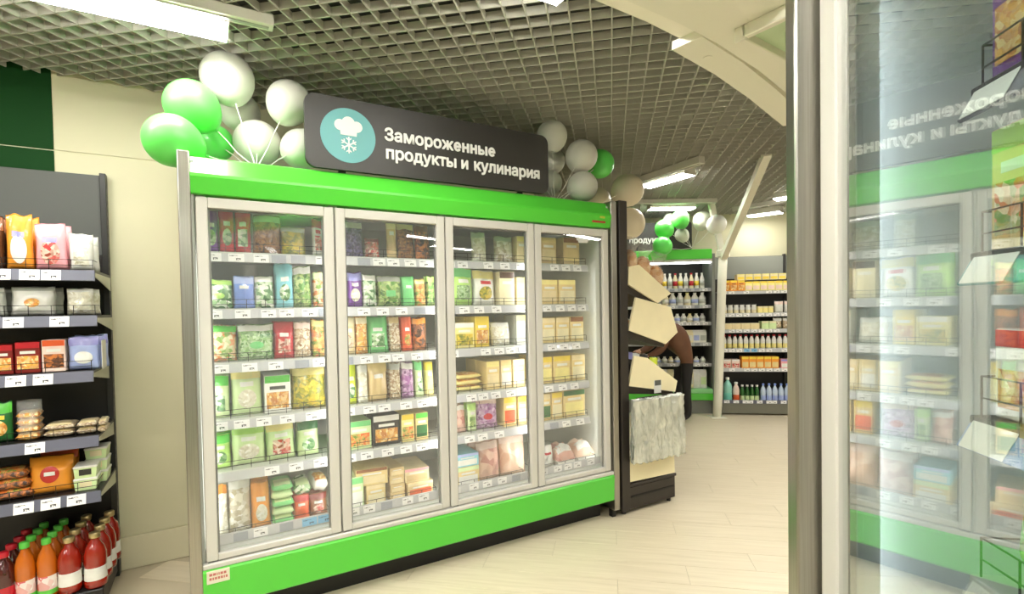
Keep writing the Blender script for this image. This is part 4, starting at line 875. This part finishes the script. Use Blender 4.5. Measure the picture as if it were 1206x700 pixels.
# ------------------------------------------------------------------ far dairy fridge
DO = Bp((2.88, 7.29), -1.75, 0); DF = empty('dairy_fridge', DO, BA); lab(DF, 'far open dairy fridge with green header and white shelves', 'fridge')
DL = 1.75; M_fg = mat('fridge_grey', C(128, 130, 124), .4)
mb = MB(); mb.box(0, DL, .62, .66, .0, 2.3); part('back_panel', mb, mat('fridge_back', C(40, 40, 38), .5), DF)
for x in (0, DL): mb = MB(); mb.box(x - .02, x + .02, -.02, .66, .0, 2.3, .004, 1); part('side_panel', mb, M_fg, DF)
mb = MB(); mb.box(.02, DL - .02, -.03, .6, 2.225, 2.365, .01, 2); part('header', mb, M_green, DF)
mb = MB(); mb.box(.02, DL - .02, -.02, .1, 2.19, 2.225); part('header_lip', mb, M_white, DF)
mb = MB(); mb.box(.02, DL - .02, -.02, .62, .30, .36, .01, 2); part('bumper_panel', mb, mat('light_green_panel', C(150, 224, 150), .35), DF)
mb = MB(); mb.box(.02, DL - .02, -.022, .62, .20, .298, .008, 2); part('bumper_panel', mb, M_green, DF)
mb = MB(); mb.box(.02, DL - .02, .03, .6, .0, .2); part('plinth', mb, M_fg, DF)
mb = MB(); mb.box(.03, DL - .03, .05, .07, 2.17, 2.188); part('light_strip', mb, emis('fridge_led', (1, 1, .97), 8), DF)
DZ = [1.79, 1.545, 1.30, 1.0, .70]; drg = random.Random(5)
for z in DZ:
    mb = MB(); mb.box(.02, DL - .02, .08, .6, z, z + .016); sh = part('shelf', mb, M_liner, DF)
    mb = MB(); mb.box(.02, DL - .02, .07, .078, z - .025, z + .025, .002, 1); part('price_rail', mb, M_railw, sh)
    for k in range(7): link('price_tag', tag_mesh(.07, .04, M_tag if drg.random() < .7 else M_tagg), None, sh, (DL - .1 - k * .115, .068, z))
def pd(r, u, v, z, rz=0): r.location = Bp(DO, u, v, z); r.rotation_euler = (0, 0, BA + rz)
def milk(kind, W, H, m, capm, pm):
    r = empty(kind, (0, 0, 0))
    if kind == 'milk_carton':
        mb = MB(); mb.prism([(-W / 2, 0), (W / 2, 0), (W / 2, H * .8), (0, H), (-W / 2, H * .8)], -W / 2, W / 2, 'x'); part('box', mb, m, r)
        mb = MB(); mb.box(-W * .4, W * .4, -W / 2 - .001, -W / 2 + .001, H * .2, H * .6); part('label', mb, pm, r)
    else:
        mb = MB(); mb.lathe([(W * .48, 0), (W / 2, .01), (W / 2, H * .6), (W * .22, H * .85), (W * .2, H * .93)], 12); part('flask', mb, m, r, True)
        mb = MB(); mb.lathe([(W * .25, H * .9), (W * .25, H)], 10); part('cap', mb, capm, r)
        mb = MB(); mb.lathe([(W * .505, H * .2), (W * .505, H * .5)], 12); part('label', mb, pm, r, True)
    return r
DR = [('yogurt_bottle', .065, .23, 'white drinking yogurt bottle', .075), ('kefir_bottle', .1, .19, 'squat white kefir bottle', .104), ('cream_pot', .085, .13, 'small white cream pot', .088), ('milk_carton', .092, .19, 'white dairy carton with grey print', .093), ('cottage_cheese_tub', .08, .10, 'pale dairy tub', .09), ('milk_jug', .088, .27, 'tall pale milk carton', .092)]
zz = [z + .0165 for z in DZ] + [.361]
for i, (kd, W, H, txt, sp) in enumerate(DR):
    protos = {}
    for k in range(9):
        v = k % 3
        if v not in protos:
            mm = (P['white'], P['white'], P['cream'])[v]; pm = (P['grey'], P['yellow'], P['red'])[v] if i == 0 else (P['grey'], P['lblue'], P['white'])[v] if i != 5 else (P['pgreen'], P['white'], P['grey'])[v]
            protos[v] = r = milk('milk_carton' if i in (3, 5) else kd, W, H, mm, (P['white'], P['white'], P['lyellow'] if i else P['red'])[v], pm); r.name = kd
        else: r = copy_tree(protos[v])
        pd(r, DL - .13 - k * sp, .125, zz[i])
        lab(r, '%s with %s label, %s of far dairy fridge' % (txt, (('grey', 'yellow', 'red'), ('grey', 'blue', 'white'), ('green', 'white', 'grey'))[0 if i == 0 else 2 if i == 5 else 1][v], ('top shelf', 'second shelf', 'third shelf', 'fourth shelf', 'fifth shelf', 'floor')[i]), 'dairy', 'dairy goods on the %s of the far fridge' % ('top shelf', 'second shelf', 'third shelf', 'fourth shelf', 'fifth shelf', 'floor')[i])
DS = empty('fridge_sign', Bp(DO, 0, .2), BA); mb = MB(); mb.prism(rrect(-.05, 1.5, 2.368, 2.80, .05), 0, .03, 'y'); part('board', mb, mat('sign_board', C(52, 50, 47), .45), DS)
letters(DS, 'продукция', .60, 1.18, 2.51, wtxt); lab(DS, 'dark sign with white lettering on the far dairy fridge', 'sign')

# ------------------------------------------------------------------ far dry-goods shelf
SO = Vector((2.97, 7.24, 0)); FS = empty('far_shelf', SO, BA); FS.name = 'tall_shelf'; lab(FS, 'far dark tiered shelf with grey top panel by the white column', 'shelving')
SL = 1.75
mb = MB(); mb.box(0, SL, .48, .5, .0, 2.28); part('back_panel', mb, M_dark, FS)
mb = MB(); mb.box(.01, SL - .01, .468, .481, 1.95, 2.275, .002, 1); part('top_panel', mb, mat('shelf_grey', C(150, 154, 146), .5), FS)
for x in (0, 1.0, SL): mb = MB(); mb.box(x - .015, x + .015, .44, .5, 0, 2.3); part('upright', mb, M_up, FS)
mb = MB(); mb.box(.0, SL, .0, .48, .02, .165, .004, 1); part('base_deck', mb, mat('shelf_base', C(112, 112, 98), .5), FS)
mb = MB(); mb.box(.0, SL, -.012, .0, .165, .215, .002, 1); br = part('price_rail', mb, M_railg, FS)
for k in range(12): link('price_tag', tag_mesh(.075, .042, M_tag), None, br, (.06 + k * .105 + .02 * (k % 3), -.013, .19))
SZ = [1.74, 1.416, 1.19, .913, .636]
for z in SZ:
    mb = MB(); mb.box(.0, SL, .06, .46, z, z + .018); sh = part('shelf', mb, M_dark, FS)
    mb = MB(); mb.box(.0, SL, .05, .058, z - .028, z + .028, .002, 1); part('price_rail', mb, M_railw, sh)
    for k in range(13):
        if drg.random() < .8: link('price_tag', tag_mesh(.075, .044, M_tagb if (z == .913 and k in (3, 4)) else M_tag), None, sh, (.05 + k * .1, .048, z))
def ps(r, u, v, z, rz=0): r.location = Bp(SO.xy, u, v, z); r.rotation_euler = (0, 0, BA + rz)
FR = 'far tiered shelf'
ST = [z + .0185 for z in SZ] + [.1655]
def fl(r, txt, row, cat): return lab(r, '%s on %s of %s' % (txt, ('top tier', 'second tier', 'third tier', 'fourth tier', 'fifth tier', 'base')[row], FR), cat, 'goods on the %s of the far tiered shelf' % ('top tier', 'second tier', 'third tier', 'fourth tier', 'fifth tier', 'base')[row])
def series(row, u0, n, sp, fn, txt, cat, z0=0, v=.12):
    pr = fn()
    for k in range(n):
        r = pr if k == 0 else copy_tree(pr); ps(r, u0 + sp * k, v, ST[row] + z0); fl(r, txt, row, cat)
series(0, .08, 3, .1, lambda: carton('carton', .095, .15, .16, P['orange'], P['yellow'], F_food, P['brown']), 'orange and yellow carton', 'carton')
series(0, .38, 7, .1, lambda: carton('carton', .095, .13, .16, P['lyellow'], P['yellow'], P['pinkw'], None), 'pale yellow carton', 'carton')
series(0, .28, 6, .11, lambda: carton('carton', .1, .085, .14, P['cream'], P['lyellow'], P['yellow'], None), 'cream carton stacked above the yellow ones', 'carton', .1515)
series(1, .07, 6, .08, lambda: bottle('jar', .036, .14, P['white'], P['dark'], P['cream'], .8, 12), 'white jar with dark lid', 'jar')
series(1, .54, 3, .07, lambda: carton('carton', .065, .1, .12, P['lyellow'], P['cream'], None, None), 'small cream carton', 'carton')
series(1, .80, 4, .13, lambda: bag('flour_bag', .12, .17, .08, 301, P['white'], P['pinkw'], None, None), 'white paper bag', 'bag')
series(2, .09, 4, .125, lambda: carton('carton', .12, .09, .14, P['ltan'], P['cream'], None, None), 'flat cream carton', 'carton')
series(2, .60, 2, .1, lambda: carton('carton', .095, .115, .14, P['pgreen'], P['cream'], None, None), 'pale green carton', 'carton')
series(2, .78, 4, .13, lambda: bag('snack_pack', .12, .16, .08, 303, F_stick, P['white'], None, None), 'speckled white bag', 'bag')
series(3, .06, 14, .075, lambda: bottle('sauce_bottle', .033, .2, P['white'], P['red'], P['lyellow'], .45, 12), 'white bottle with red cap and yellow label', 'bottle')
series(4, .08, 2, .12, lambda: carton('carton', .11, .13, .14, P['pinkw'], P['white'], F_redmix, None), 'pink and white carton', 'carton')
series(4, .33, 5, .1, lambda: carton('carton', .095, .17, .14, P['orange'], P['yellow'], P['kraft'], None), 'golden carton', 'carton')
series(4, .86, 4, .12, lambda: carton('carton', .11, .13, .14, P['pink'], P['lav'], P['white'], None), 'pink carton', 'carton')
series(5, .10, 1, .1, lambda: bottle('water_bottle', .06, .36, mat('teal_plastic', C(150, 214, 196), .15, coat=.8), P['white'], P['teal'], .35, 14), 'big pale teal bottle', 'bottle', .0, .1)
series(5, .215, 1, .1, lambda: bottle('juice_bottle', .045, .29, P['pinkw'], P['white'], P['ored'], .4, 14), 'pale bottle with red label', 'bottle', 0, .1)
series(5, .30, 4, .066, lambda: bottle('mineral_water_bottle', .03, .25, mat('green_glass', C(20, 90, 24), .12, coat=.8), P['white'], P['pgreen'], .45, 12), 'dark green bottle with white neck', 'bottle', 0, .1)
series(5, .58, 9, .08, lambda: bottle('clear_water_bottle', .037, .27, mat('clear_plastic', C(196, 212, 232), .12, coat=.8), P['blue'], P['lblue'], .35, 12), 'clear water bottle with blue cap', 'bottle', 0, .1)

# ------------------------------------------------------------------ forked white column
M_col = mat('white_paint', C(232, 230, 212), .4, bump=.1, bscale=12)
CO = empty('forked_column', (2.85, 7.08, 0)); lab(CO, 'white steel column forking towards the ceiling beside the far shelf', 'column')
fk = Vector((.085, .0, 2.27))
mb = MB(); mb.tube([(-.02, 0, .0), (.0, 0, .3), (.065, 0, 1.9), fk], .058, 16); part('shaft', mb, M_col, CO, True)
mb = MB(); mb.tube([fk - Vector((0, 0, .06)), (2.40 - 2.85, 4.78 - 7.08, CEIL + .02)], .052, 4); part('branch', mb, M_col, CO)
mb = MB(); mb.tube([fk - Vector((0, 0, .06)), (2.74 - 2.85, 7.0 - 7.08, CEIL + .02)], .05, 4); part('branch', mb, M_col, CO)
mb = MB(); mb.lathe([(.075, -.05), (.09, -.04), (.09, .04), (.06, .07)], 12, tuple(fk)); part('joint_collar', mb, M_col, CO)
for a in range(6):
    mb = MB(); mb.lathe([(.014, 0), (.014, .03)], 6, (fk.x + .082 * math.cos(a * 1.047), fk.y + .082 * math.sin(a * 1.047), fk.z + .03)); part('bolt', mb, M_col, CO)
mb = MB(); mb.box(-.12, .08, -.1, .1, 0, .012, .002, 1); part('base_plate', mb, M_col, CO)

# ------------------------------------------------------------------ curved white ceiling beam with bolted bracket
edge = [(-1.6, 1.12), (-1.1, 1.22), (-.55, 1.42), (-.25, 1.56), (.02, 1.68), (.315, 1.853), (.534, 1.995), (.708, 2.124), (.975, 2.352), (1.264, 2.633), (1.67, 3.06), (2.1, 3.6), (2.75, 4.5), (3.45, 5.6), (4.35, 7.1)]
CB = empty('ceiling_beam', (0, 0, 0)); lab(CB, 'curved white painted steel beam under the grid ceiling', 'beam')
def strip(off0, off1, z0, z1, name, m, i0=0, i1=None):
    pts = [Vector(p) for p in edge][i0:i1]; mb = MB(); A = []; n = len(pts)
    for i, p in enumerate(pts):
        t = (pts[min(i + 1, n - 1)] - pts[max(i - 1, 0)]).normalized(); nn = Vector((t.y, -t.x)); A.append((p + nn * off0, p + nn * off1))
    rows = [[mb.bm.verts.new((*q[0], z0)), mb.bm.verts.new((*q[1], z0)), mb.bm.verts.new((*q[1], z1)), mb.bm.verts.new((*q[0], z1))] for q in A]
    for a, b in zip(rows, rows[1:]):
        for k in range(4): mb.bm.faces.new((a[k], a[(k + 1) % 4], b[(k + 1) % 4], b[k]))
    mb.bm.faces.new(rows[0]); mb.bm.faces.new(rows[-1][::-1]); return part(name, mb, m, CB)
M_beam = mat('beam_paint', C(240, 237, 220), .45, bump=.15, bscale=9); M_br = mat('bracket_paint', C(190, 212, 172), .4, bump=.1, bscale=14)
strip(.0, .5, 2.66, 2.685, 'lower_flange', M_beam)
strip(.14, .46, 2.60, 2.66, 'web', M_beam)
strip(.16, .46, 2.575, 2.60, 'wear_plate', M_col)
strip(-.035, .10, 2.625, 2.66, 'splice_plate', M_col, 7, 11)
strip(.2, .24, 2.685, 2.95, 'hanger_web', M_beam)
BK = Vector((.87, 1.89, 2.475)); ba = R_(35)
def bpart(name, mb, m): return part(name, mb, m, CB, loc=BK, rot=(0, 0, ba))
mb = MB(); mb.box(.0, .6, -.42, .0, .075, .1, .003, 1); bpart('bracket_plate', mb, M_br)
mb = MB(); mb.box(-.02, .006, -.42, .0, .055, .1, .003, 1); bpart('bracket_rib', mb, M_col)
mb = MB(); mb.box(-.02, .6, -.012, .03, .045, .1, .003, 1); bpart('bracket_rib', mb, M_col)
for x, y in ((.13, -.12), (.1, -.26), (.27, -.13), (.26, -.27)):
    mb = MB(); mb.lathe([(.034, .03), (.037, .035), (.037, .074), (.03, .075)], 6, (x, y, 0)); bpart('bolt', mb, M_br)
mb = MB(); mb.lathe([(.02, -.012), (.02, 0)], 8, (.86, 2.22, 2.634)); part('bolt', mb, M_col, CB)

# ------------------------------------------------------------------ shopper bending behind the bread stand
def skin_body(name, joints, edges, m):
    me = bpy.data.meshes.new(name); me.from_pydata([j[0] for j in joints], edges, []); o = bpy.data.objects.new(name, me); COL.objects.link(o)
    md = o.modifiers.new('skin', 'SKIN'); md.use_smooth_shade = True
    for v, j in zip(me.skin_vertices[0].data, joints): v.radius = (j[1], j[2] if len(j) > 2 else j[1])
    me.skin_vertices[0].data[0].use_root = True
    sb = o.modifiers.new('sub', 'SUBSURF'); sb.levels = 2; sb.render_levels = 2
    bpy.context.view_layer.update(); dg = bpy.context.evaluated_depsgraph_get(); res = bpy.data.meshes.new_from_object(o.evaluated_get(dg))
    COL.objects.unlink(o); bpy.data.objects.remove(o); return res
J = [((.05, 0, 1.0), .215, .2), ((-.08, 0, 1.12), .23, .21), ((-.23, 0, 1.25), .2, .19), ((-.36, 0, 1.33), .09), ((-.41, 0, 1.36), .062), ((-.49, 0, 1.41), .1), ((-.56, 0, 1.43), .085),
     ((.02, -.09, .86), .098), ((.0, -.10, .48), .062), ((.02, -.11, .10), .05), ((-.08, -.11, .04), .04), ((-.15, -.11, .035), .032),
     ((.02, .09, .86), .098), ((-.06, .10, .48), .062), ((.0, .11, .10), .05), ((-.1, .11, .04), .04), ((-.17, .11, .035), .032),
     ((-.28, -.19, 1.25), .085), ((-.36, -.24, 1.0), .06), ((-.52, -.2, .9), .042), ((-.60, -.18, .88), .032, .04), ((-.28, .19, 1.25), .085), ((-.38, .24, 1.0), .06), ((-.54, .18, .93), .042), ((-.62, .16, .92), .032, .04)]
Ed = [(0, 1), (1, 2), (2, 3), (3, 4), (4, 5), (5, 6), (0, 7), (7, 8), (8, 9), (9, 10), (10, 11), (0, 12), (12, 13), (13, 14), (14, 15), (15, 16), (2, 17), (17, 18), (18, 19), (19, 20), (2, 21), (21, 22), (22, 23), (23, 24)]
hi = len(J)
for base, sgn in ((20, 1), (24, -1)):
    b0 = Vector(J[base][0])
    for k, (dx, dy, ln) in enumerate(((-.02, -.03, .055), (-.03, -.012, .075), (-.032, .006, .08), (-.03, .022, .068))):
        a = b0 + Vector((dx, dy * sgn, 0)); c = a + Vector((-ln * .55, 0, -.012)); e = c + Vector((-ln * .35, 0, -.03))
        n = len(J); J += [(tuple(a), .0105), (tuple(c), .009), (tuple(e), .0075)]; Ed += [(base, n), (n, n + 1), (n + 1, n + 2)]
    a = b0 + Vector((.0, .04 * sgn, -.01)); c = a + Vector((-.03, .015 * sgn, -.02)); n = len(J); J += [(tuple(a), .012), (tuple(c), .0095)]; Ed += [(base, n), (n, n + 1)]
pm = skin_body('person', J, Ed, None)
M_jk = mat('brown_jacket', C(104, 68, 46), .55, bump=.4, bscale=9, var=.15, scale=5); M_tr = mat('black_trousers', C(22, 20, 20), .7); M_sk = mat('skin', C(224, 178, 150), .5); M_sh = mat('dark_shoe', C(34, 26, 24), .4)
for m in (M_jk, M_tr, M_sk, M_sh): pm.materials.append(m)
for p in pm.polygons:
    c = p.center; p.use_smooth = True
    p.material_index = 3 if c.z < .075 else 1 if c.z < .80 else 2 if (c.x < -.39 and abs(c.y) < .13 and c.z > 1.2) or c.x < -.545 and c.z < 1.1 else 0
PE = link('person', pm, None, None, (2.32, 6.92, .0)); lab(PE, 'shopper in brown jacket and black trousers bending behind the bread stand', 'person')
def hairf(s, t):
    a = s * 2 * math.pi; b = t * math.pi * .62; r = .118
    return Vector((-.51 + r * math.sin(b) * math.cos(a), r * .95 * math.sin(b) * math.sin(a), 1.425 + r * math.cos(b) + .006 * noise.noise(Vector((a * 3, b * 5, 1)))))
mb = MB(); mb.sheet(hairf, 20, 10); part('hair', mb, mat('dark_hair', C(44, 30, 22), .6, bump=.5, bscale=90), PE, True)
for s in (-1, 1):
    mb = MB(); mb.lathe([(.004, -.006), (.012, 0), (.004, .006)], 10, (-.635, s * .032, 1.43)); part('eye', mb, mat('eye', C(60, 40, 30), .2), PE, True)
mb = MB(); mb.tube([(-.635, 0, 1.44), (-.655, 0, 1.415), (-.64, 0, 1.405)], [.008, .014, .008], 8); part('nose', mb, M_sk, PE, True)
